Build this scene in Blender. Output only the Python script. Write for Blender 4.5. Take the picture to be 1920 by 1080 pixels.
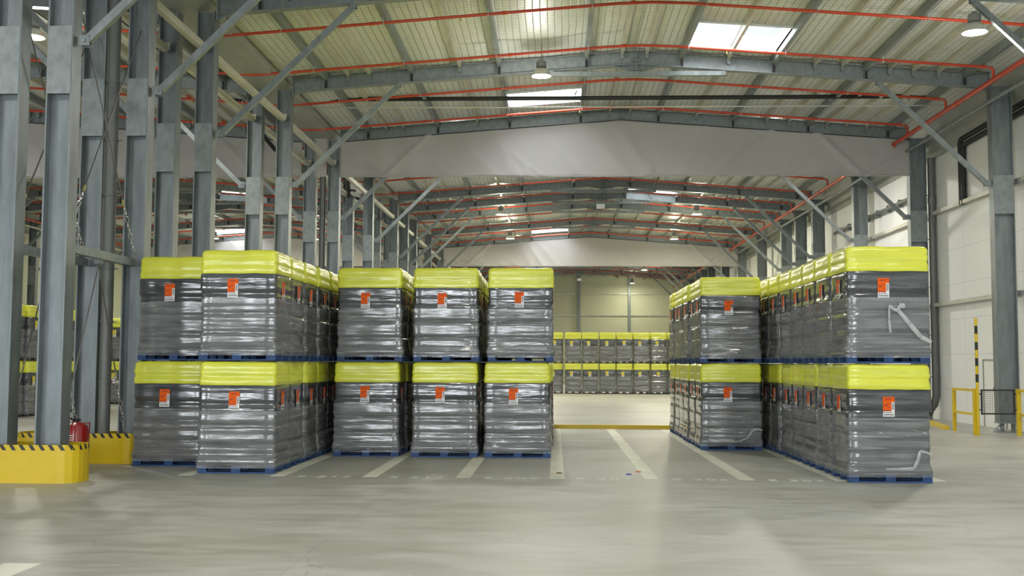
import bpy, bmesh, math, random
from mathutils import Vector, Matrix, noise
for o in list(bpy.data.objects): bpy.data.objects.remove(o, do_unlink=True)
S = bpy.context.scene
COL = S.collection
rnd = random.Random(7)

# ------------------------------------------------------------------ camera
cam_d = bpy.data.cameras.new('camera'); cam = bpy.data.objects.new('camera', cam_d); COL.objects.link(cam)
cam_d.sensor_width = 36.0; cam_d.lens = 2050.0 / 1920.0 * 36.0; cam_d.clip_end = 400
YAW, PITCH, ROLL, HC = 0.0399, 0.0683, 0.0043, 1.7
cam.matrix_world = (Matrix.Translation((0, 0, HC)) @ Matrix.Rotation(YAW, 4, 'Z') @
                    Matrix.Rotation(math.pi / 2 + PITCH, 4, 'X') @ Matrix.Rotation(ROLL, 4, 'Z'))
S.camera = cam

# ------------------------------------------------------------------ world, exposure
W = bpy.data.worlds.new('sky'); S.world = W; W.use_nodes = True
bg = W.node_tree.nodes['Background']; bg.inputs[0].default_value = (0.80, 0.88, 1.0, 1); bg.inputs[1].default_value = 1.0
S.view_settings.view_transform = 'Standard'; S.view_settings.look = 'None'
S.view_settings.gamma = 1.0; S.view_settings.use_curve_mapping = False
S.view_settings.exposure = -0.12

# power of the lights: lamps, skylights, added door openings
P_LAMP, P_SKY, P_ADDED_DOOR = 430.0, 260.0, 1150.0
def area(name, loc, rot, sx, sy, power, color):
    d = bpy.data.lights.new(name, 'AREA'); d.shape = 'RECTANGLE'; d.size = sx; d.size_y = sy
    d.energy = power; d.color = color
    o = bpy.data.objects.new(name, d); o.location = loc; o.rotation_euler = rot; COL.objects.link(o)
    return o
# daylight in unseen doors added behind the camera, placed for film reflections
ADDED_DOORS = [(-21.0, 2.4), (-16.4, 1.2), (-13.3, 1.3), (-8.0, 1.2), (-5.55, 1.5), (-1.1, 1.3), (3.2, 1.6), (9.15, 1.5)]
Y_FRONT = -13.0
for dx, dw in ADDED_DOORS:
    area('added_door_daylight', (dx, Y_FRONT - 0.1, 2.3), (math.pi / 2, 0, 0), dw, 4.2, P_ADDED_DOOR * dw / 3.2, (0.90, 0.95, 1.0))

# ------------------------------------------------------------------ geometry of the hall
FR = [15.35, 18.28, 21.77, 28.19, 34.70, 41.20, 47.70, 51.10, 54.30, 60.70, 67.20, 73.70, 80.20, 83.60, 86.80, 93.20]
Y_BACK = 99.7
SL = 0.075
ZR = 9.93                      # underside of roof at the ridge
RIDGE_R, RIDGE_L = 2.1, -17.17
VALLEY = -7.53
XW_R, XW_L = 11.95, -27.1
def roofz(x):
    d = abs(x - RIDGE_R) if x > VALLEY - 0.2 else abs(x - RIDGE_L)
    return ZR - SL * d
# (ridge x, x0, x1, y0, y1)  skylight openings
SKY = [(3.30, 5.64, 25.5, 27.6), (-1.48, 0.80, 31.65, 33.35), (3.30, 5.64, 12.0, 14.0), (-1.48, 0.80, 6.0, 8.0),
       (3.30, 5.64, 50.3, 52.2), (-1.48, 0.80, 64.6, 66.5), (3.30, 5.64, 77.0, 79.0), (-1.48, 0.80, 88.5, 90.4), (-1.48, 0.80, 44.0, 45.6),
       (-16.03, -13.69, 24.0, 26.0), (-20.81, -18.53, 38.0, 40.0), (-16.03, -13.69, 50.7, 52.1), (-20.81, -18.53, 64.8, 66.8), (-16.03, -13.69, 78.0, 80.0)]

# ------------------------------------------------------------------ mesh builder
class MB:
    def __init__(s): s.v = []; s.f = []; s.m = []
    def quad(s, pts, mi=0):
        b = len(s.v); s.v += [tuple(p) for p in pts]; s.f.append(tuple(range(b, b + len(pts)))); s.m.append(mi)
    def hexa(s, p, mi=0):       # p: 8 points, bottom 4 ccw then top 4
        b = len(s.v); s.v += [tuple(q) for q in p]
        for f in ((3, 2, 1, 0), (4, 5, 6, 7), (0, 1, 5, 4), (1, 2, 6, 5), (2, 3, 7, 6), (3, 0, 4, 7)):
            s.f.append(tuple(b + i for i in f)); s.m.append(mi)
        return s
    def box(s, x0, x1, y0, y1, z0, z1, mi=0):
        return s.hexa([(x0, y0, z0), (x1, y0, z0), (x1, y1, z0), (x0, y1, z0), (x0, y0, z1), (x1, y0, z1), (x1, y1, z1), (x0, y1, z1)], mi)
    def bar(s, a, b, w, h, mi=0, up=(0, 0, 1)):     # rectangular bar a->b
        a = Vector(a); b = Vector(b); d = (b - a).normalized(); u = Vector(up)
        if abs(d.dot(u)) > 0.98: u = Vector((0, 1, 0))
        r = d.cross(u).normalized(); u = r.cross(d).normalized()
        o = []
        for c in (a, b):
            o += [c - r * w / 2 - u * h / 2, c + r * w / 2 - u * h / 2, c + r * w / 2 + u * h / 2, c - r * w / 2 + u * h / 2]
        return s.hexa(o, mi)
    def tube(s, pts, r, n=8, mi=0, cap=True):
        pts = [Vector(p) for p in pts]; b0 = len(s.v); rr = r if isinstance(r, (list, tuple)) else [r] * len(pts)
        prev = None
        for i, p in enumerate(pts):
            if i == 0: d = pts[1] - p
            elif i == len(pts) - 1: d = p - pts[i - 1]
            else: d = (pts[i + 1] - p).normalized() + (p - pts[i - 1]).normalized()
            d.normalize()
            if prev is None:
                u = Vector((0, 0, 1)) if abs(d.z) < 0.9 else Vector((0, 1, 0))
            else: u = prev
            u = (u - d * u.dot(d)).normalized(); prev = u; w = d.cross(u)
            for k in range(n):
                t = 2 * math.pi * k / n
                s.v.append(tuple(p + (u * math.cos(t) + w * math.sin(t)) * rr[i]))
        for i in range(len(pts) - 1):
            for k in range(n):
                a = b0 + i * n + k; c = b0 + i * n + (k + 1) % n
                s.f.append((a, c, c + n, a + n)); s.m.append(mi)
        if cap:
            s.f.append(tuple(b0 + k for k in reversed(range(n)))); s.m.append(mi)
            s.f.append(tuple(b0 + (len(pts) - 1) * n + k for k in range(n))); s.m.append(mi)
        return s
    def lathe(s, prof, cx, cy, n=24, mi=0):         # prof: (r,z)
        b0 = len(s.v)
        for r, z in prof:
            for k in range(n):
                t = 2 * math.pi * k / n; s.v.append((cx + r * math.cos(t), cy + r * math.sin(t), z))
        for i in range(len(prof) - 1):
            for k in range(n):
                a = b0 + i * n + k; c = b0 + i * n + (k + 1) % n
                s.f.append((a, c, c + n, a + n)); s.m.append(mi)
        return s
    def mesh(s, name, mats, smooth=False, weld=False):
        me = bpy.data.meshes.new(name); me.from_pydata(s.v, [], s.f)
        if not isinstance(mats, (list, tuple)): mats = [mats]
        for m in mats: me.materials.append(m)
        me.polygons.foreach_set('material_index', s.m)
        bm = bmesh.new(); bm.from_mesh(me)
        if weld: bmesh.ops.remove_doubles(bm, verts=bm.verts, dist=0.001)
        bmesh.ops.recalc_face_normals(bm, faces=bm.faces); bm.to_mesh(me); bm.free()
        if smooth:
            me.polygons.foreach_set('use_smooth', [True] * len(me.polygons))
            me.set_sharp_from_angle(angle=math.radians(40))
        me.update(); return me
    def build(s, name, mats, parent=None, smooth=False, loc=None, weld=False):
        o = bpy.data.objects.new(name, s.mesh(name, mats, smooth, weld)); COL.objects.link(o)
        if parent: o.parent = parent
        if loc: o.location = loc
        return o

def tag(o, label=None, cat=None, group=None, kind=None):
    if label: o['label'] = label
    if cat: o['category'] = cat
    if group: o['group'] = group
    if kind: o['kind'] = kind
    return o
def thing(name, loc, label, cat, group=None, rz=0.0):
    o = bpy.data.objects.new(name, None); COL.objects.link(o); o.location = loc; o.rotation_euler = (0, 0, rz)
    o.empty_display_size = 0.2
    return tag(o, label, cat, group)
def kids(o): return [c for c in CH.get(o.name, [])]
CH = {}
def link_child(parent, name, mesh):
    o = bpy.data.objects.new(name, mesh); COL.objects.link(o); o.parent = parent
    CH.setdefault(parent.name, []).append(o); return o
def copy_tree(o, parent=None):
    c = o.copy(); COL.objects.link(c)
    if parent: c.parent = parent
    for ch in kids(o):
        d = copy_tree(ch, c); CH.setdefault(c.name, []).append(d)
    return c

# ------------------------------------------------------------------ materials
def mat(name, col, rough=0.5, metal=0.0, bump=0.0, bscale=(20, 20, 20), var=0.0, vscale=(3, 3, 3), col2=None, coat=0.0, spec=0.5, rand=False, detail=4.0):
    m = bpy.data.materials.new(name); m.use_nodes = True; nt = m.node_tree; N = nt.nodes; L = nt.links
    p = N['Principled BSDF']; p.inputs['Base Color'].default_value = (*col, 1); p.inputs['Roughness'].default_value = rough
    p.inputs['Metallic'].default_value = metal; p.inputs['Specular IOR Level'].default_value = spec
    if coat: p.inputs['Coat Weight'].default_value = coat; p.inputs['Coat Roughness'].default_value = 0.1
    tc = N.new('ShaderNodeTexCoord'); src = tc.outputs['Object']
    if rand:
        oi = N.new('ShaderNodeObjectInfo'); va = N.new('ShaderNodeVectorMath'); va.operation = 'SCALE'
        cb = N.new('ShaderNodeCombineXYZ')
        for i in range(3): L.new(oi.outputs['Random'], cb.inputs[i])
        va.inputs['Scale'].default_value = 37.0; L.new(cb.outputs[0], va.inputs[0])
        ad = N.new('ShaderNodeVectorMath'); ad.operation = 'ADD'; L.new(src, ad.inputs[0]); L.new(va.outputs[0], ad.inputs[1]); src = ad.outputs[0]
    def nz(scale, det=detail):
        mp = N.new('ShaderNodeMapping'); mp.inputs['Scale'].default_value = scale; L.new(src, mp.inputs['Vector'])
        t = N.new('ShaderNodeTexNoise'); t.inputs['Scale'].default_value = 1.0; t.inputs['Detail'].default_value = det
        L.new(mp.outputs[0], t.inputs['Vector']); return t
    if bump:
        t = nz(bscale); b = N.new('ShaderNodeBump'); b.inputs['Strength'].default_value = 1.0; b.inputs['Distance'].default_value = bump
        L.new(t.outputs['Fac'], b.inputs['Height']); L.new(b.outputs[0], p.inputs['Normal'])
    if var or col2:
        t = nz(vscale); r = N.new('ShaderNodeValToRGB'); e = r.color_ramp.elements
        c2 = col2 if col2 else tuple(c * (1 - var) for c in col); c1 = col if col2 else tuple(min(1, c * (1 + var)) for c in col)
        e[0].position = 0.35; e[0].color = (*c2, 1); e[1].position = 0.65; e[1].color = (*c1, 1)
        L.new(t.outputs['Fac'], r.inputs[0]); L.new(r.outputs[0], p.inputs['Base Color'])
    return m
def emit(name, col, s):
    m = bpy.data.materials.new(name); m.use_nodes = True; nt = m.node_tree
    p = nt.nodes['Principled BSDF']; p.inputs['Base Color'].default_value = (*col, 1)
    p.inputs['Emission Color'].default_value = (*col, 1); p.inputs['Emission Strength'].default_value = s
    return m

M = {}
M['galv'] = mat('galvanized_steel', (0.215, 0.243, 0.25), 0.45, 0.3, var=0.14, vscale=(9, 9, 6), detail=8)
M['web'] = mat('galvanized_section_recess_shade', (0.18, 0.207, 0.217), 0.42, 0.3, var=0.15, vscale=(7, 7, 1.6), detail=8)  # darker than the plates: steel tone plus recess shade put into the colour
M['galv_light'] = mat('galvanized_purlin', (0.55, 0.54, 0.47), 0.45, 0.25, var=0.12, vscale=(6, 1, 6))
M['galv_dark'] = mat('galvanized_strut', (0.23, 0.26, 0.265), 0.5, 0.3, var=0.12, vscale=(6, 1, 6))
M['red'] = mat('red_pipe_paint', (0.50, 0.045, 0.012), 0.38, 0.0, coat=0.2)
M['redx'] = mat('extinguisher_red', (0.32, 0.008, 0.006), 0.25, coat=0.5)
M['black'] = mat('black_rubber_and_gap_shade', (0.014, 0.015, 0.015), 0.6)
M['steelbright'] = mat('bright_zinc', (0.62, 0.62, 0.60), 0.3, 0.8)
M['brass'] = mat('yellow_zinc', (0.55, 0.48, 0.22), 0.35, 0.6)
M['wallwhite'] = None
M['yellowp'] = mat('yellow_paint', (0.62, 0.44, 0.008), 0.42, var=0.05, vscale=(2, 2, 2))
M['blackp'] = mat('black_paint', (0.012, 0.012, 0.012), 0.45)
M['pvc'] = mat('grey_downpipe', (0.13, 0.135, 0.13), 0.35, 0.0)
M['white'] = mat('white_plastic', (0.7, 0.71, 0.70), 0.4)
M['cord'] = mat('rope_steel', (0.16, 0.16, 0.15), 0.4, 0.5)
M['curtain'] = mat('grey_curtain_fabric', (0.40, 0.385, 0.38), 0.75, bump=0.004, bscale=(3, 3, 3), var=0.04, vscale=(0.6, 0.6, 0.6))
M['bluewood'] = mat('blue_painted_wood', (0.008, 0.045, 0.15), 0.6, var=0.35, vscale=(4, 4, 30), rand=True)
M['darkwood'] = mat('dark_wood', (0.035, 0.035, 0.04), 0.6)
M['cover'] = mat('yellow_film_cover', (0.66, 0.68, 0.06), 0.24, bump=0.010, bscale=(2.2, 2.2, 9), var=0.07, vscale=(1.5, 1.5, 5), rand=True, coat=0.3)
M['load'] = mat('grey_wrapped_load', (0.060, 0.064, 0.069), 0.12, bump=0.008, bscale=(1.4, 1.4, 12), detail=3, var=0.25, vscale=(2, 2, 8), rand=True, spec=0.8)
M['orange'] = mat('orange_label', (0.76, 0.105, 0.002), 0.6, spec=0.2)
M['yellowlabel'] = mat('yellow_label', (0.72, 0.66, 0.03), 0.5)
M['paper'] = mat('white_paper', (0.72, 0.72, 0.72), 0.5)
M['ink'] = mat('print_ink', (0.03, 0.03, 0.03), 0.5)
M['inkred'] = mat('print_ink_red', (0.28, 0.02, 0.005), 0.5)
M['lens'] = emit('lamp_lens', (1.0, 0.97, 0.86), 9.0)
M['shade'] = mat('lamp_shade', (0.56, 0.56, 0.50), 0.3, 0.3)
M['ballast'] = mat('lamp_housing', (0.24, 0.25, 0.24), 0.45, 0.3)
M['stripe'] = mat('white_floor_paint', (0.60, 0.60, 0.50), 0.5, var=0.10, vscale=(3, 1, 3))
M['stripe2'] = mat('worn_floor_paint', (0.58, 0.59, 0.52), 0.5, var=0.10, vscale=(6, 6, 6))
M['mesh'] = mat('black_wire', (0.02, 0.02, 0.02), 0.5)
M['litterb'] = mat('blue_plastic', (0.01, 0.04, 0.25), 0.4)
M['litterr'] = mat('orange_plastic', (0.5, 0.12, 0.03), 0.5)
M['litterw'] = mat('brown_wood_chip', (0.12, 0.06, 0.02), 0.7)

def film_material():
    m = bpy.data.materials.new('clear_stretch_film'); m.use_nodes = True; nt = m.node_tree; N = nt.nodes; L = nt.links
    p = N['Principled BSDF']; out = N['Material Output']
    p.inputs['Base Color'].default_value = (0.43, 0.44, 0.44, 1); p.inputs['Roughness'].default_value = 0.10
    p.inputs['Specular IOR Level'].default_value = 0.8
    tc = N.new('ShaderNodeTexCoord'); oi = N.new('ShaderNodeObjectInfo'); cb = N.new('ShaderNodeCombineXYZ')
    for i in range(3): L.new(oi.outputs['Random'], cb.inputs[i])
    sc = N.new('ShaderNodeVectorMath'); sc.operation = 'SCALE'; sc.inputs['Scale'].default_value = 29.0; L.new(cb.outputs[0], sc.inputs[0])
    ad = N.new('ShaderNodeVectorMath'); ad.operation = 'ADD'; L.new(tc.outputs['Object'], ad.inputs[0]); L.new(sc.outputs[0], ad.inputs[1])
    def nz(scale, det=4.0, rot=(0, 0, 0)):
        mp = N.new('ShaderNodeMapping'); mp.inputs['Scale'].default_value = scale; mp.inputs['Rotation'].default_value = rot; L.new(ad.outputs[0], mp.inputs['Vector'])
        t = N.new('ShaderNodeTexNoise'); t.inputs['Scale'].default_value = 1.0; t.inputs['Detail'].default_value = det
        L.new(mp.outputs[0], t.inputs['Vector']); return t
    a = nz((2.0, 2.0, 14), 5); r = N.new('ShaderNodeMapRange'); r.inputs['From Min'].default_value = 0.35; r.inputs['From Max'].default_value = 0.75
    r.inputs['To Min'].default_value = 0.15; r.inputs['To Max'].default_value = 0.44; L.new(a.outputs['Fac'], r.inputs['Value'])
    # thin bright edges where the film overlaps itself
    g = nz((0.22, 0.22, 8), 1.5, (0.05, 0.07, 0)); w = N.new('ShaderNodeMath'); w.operation = 'PINGPONG'; w.inputs[1].default_value = 0.055; L.new(g.outputs['Fac'], w.inputs[0])
    lt = N.new('ShaderNodeMath'); lt.operation = 'LESS_THAN'; lt.inputs[1].default_value = 0.0035; L.new(w.outputs[0], lt.inputs[0])
    ml = N.new('ShaderNodeMath'); ml.operation = 'MULTIPLY_ADD'; ml.inputs[1].default_value = 0.35; L.new(lt.outputs[0], ml.inputs[0])
    sz = N.new('ShaderNodeSeparateXYZ'); L.new(tc.outputs['Object'], sz.inputs[0]); ez = N.new('ShaderNodeMapRange')
    ez.inputs['From Min'].default_value = 0.895; ez.inputs['From Max'].default_value = 0.915; ez.inputs['To Min'].default_value = 0.0; ez.inputs['To Max'].default_value = 0.16; L.new(sz.outputs[2], ez.inputs['Value'])
    ea = N.new('ShaderNodeMath'); L.new(ez.outputs[0], ea.inputs[0]); L.new(r.outputs[0], ea.inputs[1]); L.new(ea.outputs[0], ml.inputs[2])
    b = N.new('ShaderNodeBump'); b.inputs['Strength'].default_value = 1.0; b.inputs['Distance'].default_value = 0.0055
    c = nz((0.9, 0.9, 14), 3); L.new(c.outputs['Fac'], b.inputs['Height']); L.new(b.outputs[0], p.inputs['Normal'])
    tr = N.new('ShaderNodeBsdfTransparent'); mx = N.new('ShaderNodeMixShader')
    L.new(ml.outputs[0], mx.inputs[0]); L.new(tr.outputs[0], mx.inputs[1]); L.new(p.outputs[0], mx.inputs[2]); L.new(mx.outputs[0], out.inputs[0])
    return m
M['film'] = film_material()

def floor_material():
    m = bpy.data.materials.new('polished_concrete'); m.use_nodes = True; nt = m.node_tree; N = nt.nodes; L = nt.links
    p = N['Principled BSDF']; tc = N.new('ShaderNodeTexCoord')
    def nz(scale, det=5.0, dist=0.0):
        mp = N.new('ShaderNodeMapping'); mp.inputs['Scale'].default_value = scale; L.new(tc.outputs['Object'], mp.inputs['Vector'])
        t = N.new('ShaderNodeTexNoise'); t.inputs['Scale'].default_value = 1.0; t.inputs['Detail'].default_value = det; t.inputs['Distortion'].default_value = dist
        L.new(mp.outputs[0], t.inputs['Vector']); return t
    a = nz((0.30, 0.45, 1), 7, 0.4); r = N.new('ShaderNodeValToRGB'); e = r.color_ramp.elements
    e[0].position = 0.34; e[0].color = (0.318, 0.316, 0.272, 1); e[1].position = 0.62; e[1].color = (0.40, 0.402, 0.37, 1)
    L.new(a.outputs['Fac'], r.inputs[0])
    b = nz((1.3, 3.4, 1), 9, 0.8); r2 = N.new('ShaderNodeValToRGB'); e = r2.color_ramp.elements
    e[0].position = 0.3; e[0].color = (0.80, 0.79, 0.76, 1); e[1].position = 0.62; e[1].color = (1.04, 1.04, 1.05, 1)
    L.new(b.outputs['Fac'], r2.inputs[0])
    mx = N.new('ShaderNodeMix'); mx.data_type = 'RGBA'; mx.blend_type = 'MULTIPLY'; mx.inputs[0].default_value = 1.0
    L.new(r.outputs[0], mx.inputs[6]); L.new(r2.outputs[0], mx.inputs[7])
    # sawn joints every 6.5 m and hairline cracks
    sx = N.new('ShaderNodeSeparateXYZ'); L.new(tc.outputs['Object'], sx.inputs[0])
    last = mx.outputs[2]
    for ax, per, off in ((0, 6.05, 2.2), (1, 6.5, 5.7)):
        ad = N.new('ShaderNodeMath'); ad.inputs[1].default_value = off + 60.5; L.new(sx.outputs[ax], ad.inputs[0])
        md = N.new('ShaderNodeMath'); md.operation = 'MODULO'; md.inputs[1].default_value = per; L.new(ad.outputs[0], md.inputs[0])
        lt = N.new('ShaderNodeMath'); lt.operation = 'LESS_THAN'; lt.inputs[1].default_value = 0.008; L.new(md.outputs[0], lt.inputs[0])
        x = N.new('ShaderNodeMix'); x.data_type = 'RGBA'; x.inputs[7].default_value = (0.17, 0.17, 0.14, 1)
        sc = N.new('ShaderNodeMath'); sc.operation = 'MULTIPLY'; sc.inputs[1].default_value = 0.6; L.new(lt.outputs[0], sc.inputs[0])
        L.new(sc.outputs[0], x.inputs[0]); L.new(last, x.inputs[6]); last = x.outputs[2]
    vo = N.new('ShaderNodeTexVoronoi'); vo.feature = 'DISTANCE_TO_EDGE'; vo.inputs['Scale'].default_value = 0.16
    wp = N.new('ShaderNodeVectorMath'); wp.operation = 'ADD'; wn = nz((0.8, 0.8, 1), 4); L.new(tc.outputs['Object'], wp.inputs[0]); L.new(wn.outputs['Color'], wp.inputs[1])
    L.new(wp.outputs[0], vo.inputs['Vector'])
    lt = N.new('ShaderNodeMath'); lt.operation = 'LESS_THAN'; lt.inputs[1].default_value = 0.0009; L.new(vo.outputs['Distance'], lt.inputs[0])
    sc = N.new('ShaderNodeMath'); sc.operation = 'MULTIPLY'; sc.inputs[1].default_value = 0.35; L.new(lt.outputs[0], sc.inputs[0])
    x = N.new('ShaderNodeMix'); x.data_type = 'RGBA'; x.inputs[7].default_value = (0.15, 0.145, 0.12, 1); L.new(sc.outputs[0], x.inputs[0]); L.new(last, x.inputs[6]); last = x.outputs[2]
    L.new(last, p.inputs['Base Color'])
    rr = N.new('ShaderNodeMapRange'); rr.inputs['To Min'].default_value = 0.30; rr.inputs['To Max'].default_value = 0.55; L.new(b.outputs['Fac'], rr.inputs['Value']); L.new(rr.outputs[0], p.inputs['Roughness'])
    bp = N.new('ShaderNodeBump'); bp.inputs['Distance'].default_value = 0.004; L.new(b.outputs['Fac'], bp.inputs['Height']); L.new(bp.outputs[0], p.inputs['Normal'])
    return m
M['floor'] = floor_material()

def foil_material():
    m = bpy.data.materials.new('foil_roof_insulation'); m.use_nodes = True; nt = m.node_tree; N = nt.nodes; L = nt.links
    p = N['Principled BSDF']; tc = N.new('ShaderNodeTexCoord'); p.inputs['Metallic'].default_value = 0.15; p.inputs['Roughness'].default_value = 0.42
    def nz(scale, det=4.0):
        mp = N.new('ShaderNodeMapping'); mp.inputs['Scale'].default_value = scale; L.new(tc.outputs['Object'], mp.inputs['Vector'])
        t = N.new('ShaderNodeTexNoise'); t.inputs['Scale'].default_value = 1.0; t.inputs['Detail'].default_value = det
        L.new(mp.outputs[0], t.inputs['Vector']); return t
    br = N.new('ShaderNodeTexBrick'); br.offset = 0.0; mp = N.new('ShaderNodeMapping'); mp.inputs['Scale'].default_value = (1, 1, 1)
    L.new(tc.outputs['Object'], mp.inputs['Vector'])
    wn = nz((1.5, 1.5, 1.5), 2); ws = N.new('ShaderNodeVectorMath'); ws.operation = 'SCALE'; ws.inputs['Scale'].default_value = 0.05
    L.new(wn.outputs['Color'], ws.inputs[0]); ad = N.new('ShaderNodeVectorMath'); ad.operation = 'ADD'; L.new(mp.outputs[0], ad.inputs[0]); L.new(ws.outputs[0], ad.inputs[1])
    L.new(ad.outputs[0], br.inputs['Vector'])
    br.inputs['Scale'].default_value = 1.0; br.inputs['Brick Width'].default_value = 0.17; br.inputs['Row Height'].default_value = 0.17
    br.inputs['Mortar Size'].default_value = 0.016; br.inputs['Mortar Smooth'].default_value = 1.0
    br.inputs['Color1'].default_value = (0.73, 0.745, 0.735, 1); br.inputs['Color2'].default_value = (0.68, 0.695, 0.685, 1); br.inputs['Mortar'].default_value = (0.32, 0.325, 0.32, 1)
    L.new(br.outputs['Color'], p.inputs['Base Color'])
    b1 = N.new('ShaderNodeBump'); b1.inputs['Distance'].default_value = -0.008; L.new(br.outputs['Fac'], b1.inputs['Height'])
    n2 = nz((1.2, 9, 1), 3); b2 = N.new('ShaderNodeBump'); b2.inputs['Distance'].default_value = 0.0025; L.new(n2.outputs['Fac'], b2.inputs['Height']); L.new(b1.outputs[0], b2.inputs['Normal']); L.new(b2.outputs[0], p.inputs['Normal'])
    return m
M['foil'] = foil_material()

def panel_material(name, col, ax_h, per_h, per_v, seam=0.7):
    m = bpy.data.materials.new(name); m.use_nodes = True; nt = m.node_tree; N = nt.nodes; L = nt.links
    p = N['Principled BSDF']; tc = N.new('ShaderNodeTexCoord'); p.inputs['Roughness'].default_value = 0.5
    sx = N.new('ShaderNodeSeparateXYZ'); L.new(tc.outputs['Object'], sx.inputs[0])
    rgb = N.new('ShaderNodeTexNoise'); rgb.inputs['Scale'].default_value = 0.5
    r = N.new('ShaderNodeValToRGB'); e = r.color_ramp.elements; e[0].color = (*[c * 0.95 for c in col], 1); e[1].color = (*col, 1); L.new(rgb.outputs['Fac'], r.inputs[0]); L.new(tc.outputs['Object'], rgb.inputs['Vector'])
    last = r.outputs[0]
    for ax, per, w in ((2, per_h, 0.014), (ax_h, per_v, 0.02)):
        ad = N.new('ShaderNodeMath'); ad.inputs[1].default_value = per * 60 + 0.1; L.new(sx.outputs[ax], ad.inputs[0])
        md = N.new('ShaderNodeMath'); md.operation = 'MODULO'; md.inputs[1].default_value = per; L.new(ad.outputs[0], md.inputs[0])
        lt = N.new('ShaderNodeMath'); lt.operation = 'LESS_THAN'; lt.inputs[1].default_value = w; L.new(md.outputs[0], lt.inputs[0])
        x = N.new('ShaderNodeMix'); x.data_type = 'RGBA'; x.inputs[7].default_value = (*[c * seam for c in col], 1); L.new(lt.outputs[0], x.inputs[0]); L.new(last, x.inputs[6]); last = x.outputs[2]
    L.new(last, p.inputs['Base Color']); return m
M['wall_r'] = panel_material('white_wall_panels', (0.80, 0.81, 0.80), 1, 1.05, 6.5, 0.72)
M['wall_b'] = panel_material('cream_wall_panels', (0.58, 0.59, 0.43), 0, 1.1, 1.1, 0.93)
M['trimgrey'] = mat('grey_flashing', (0.33, 0.34, 0.32), 0.5, 0.2, var=0.1, vscale=(2, 1, 6))

# ------------------------------------------------------------------ room shell
def struct(name, mb, m, smooth=False):
    o = mb.build(name, m, smooth=smooth); o['kind'] = 'structure'; return o
floor = struct('floor', MB().box(XW_L - 0.3, XW_R + 0.3, Y_FRONT - 0.3, Y_BACK + 0.3, -0.2, 0.0), M['floor'])
struct('wall_right', MB().box(XW_R, XW_R + 0.2, Y_FRONT, Y_BACK, 0, 9.6), M['wall_r'])
struct('wall_left', MB().box(XW_L - 0.2, XW_L, Y_FRONT, Y_BACK, 0, 9.6), M['wall_b'])
struct('wall_back', MB().box(XW_L, XW_R, Y_BACK, Y_BACK + 0.2, 0, 10.2), M['wall_b'])
mb = MB(); xs = [XW_L]
for dx, dw in ADDED_DOORS: xs += [dx - dw / 2, dx + dw / 2]
xs.append(XW_R)
for i in range(0, len(xs), 2): mb.box(xs[i], xs[i + 1], Y_FRONT - 0.2, Y_FRONT, 0, 4.4)
mb.box(XW_L, XW_R, Y_FRONT - 0.2, Y_FRONT, 4.4, 10.2)
struct('wall_front', mb, M['wall_b'])

# purlin lines: (distance from ridge, deep strut?) right slope and left slope
PR = [(0.27, 0), (1.17, 1), (2.38, 0), (3.54, 1), (4.6, 0), (5.3, 0), (5.9, 1), (6.5, 0), (7.1, 0), (7.73, 0), (8.4, 1)]
PL = [(0.37, 0), (1.30, 1), (3.58, 1), (4.62, 0), (5.88, 1), (7.0, 0), (7.56, 0), (8.14, 1)]
def slope_lines(ridge, left, edge):
    src = PL if left else PR; sg = -1 if left else 1
    return [ridge] + [ridge + sg * d for d, k in src] + [edge]
slopes = [('ceiling', RIDGE_R, False, XW_R + 0.1), ('ceiling', RIDGE_R, True, VALLEY), ('ceiling', RIDGE_L, False, VALLEY), ('ceiling', RIDGE_L, True, XW_L - 0.1)]
for nm, ridge, left, edge in slopes:
    lines = slope_lines(ridge, left, edge)
    ys = set([Y_FRONT - 0.2, Y_BACK + 0.2]); y = Y_FRONT
    while y < Y_BACK: ys.add(round(y, 2)); y += 1.625
    for s in SKY: ys.add(s[2]); ys.add(s[3])
    ys = sorted(ys); mb = MB()
    for i in range(len(lines) - 1):
        xa, xb = lines[i], lines[i + 1]; n = 5
        for j in range(len(ys) - 1):
            ya, yb = ys[j], ys[j + 1]; xm = (xa + xb) / 2; ym = (ya + yb) / 2
            if any(s[0] - 0.1 < xm < s[1] + 0.1 and s[2] < ym < s[3] for s in SKY): continue
            sag = 0.05 * min(1, abs(xb - xa) / 1.2)
            for k in range(n):
                t0, t1 = k / n, (k + 1) / n; x0 = xa + (xb - xa) * t0; x1 = xa + (xb - xa) * t1
                z0 = ZR - SL * abs(x0 - ridge) - sag * math.sin(math.pi * t0); z1 = ZR - SL * abs(x1 - ridge) - sag * math.sin(math.pi * t1)
                mb.quad([(x0, ya, z0), (x1, ya, z1), (x1, yb, z1), (x0, yb, z0)])
    o = mb.build(nm, M['foil'], smooth=True, weld=True); o['kind'] = 'structure'
    so = o.modifiers.new('thickness', 'SOLIDIFY'); so.thickness = 0.06; so.offset = -1 if o.data.polygons[0].normal.z < 0 else 1
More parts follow.
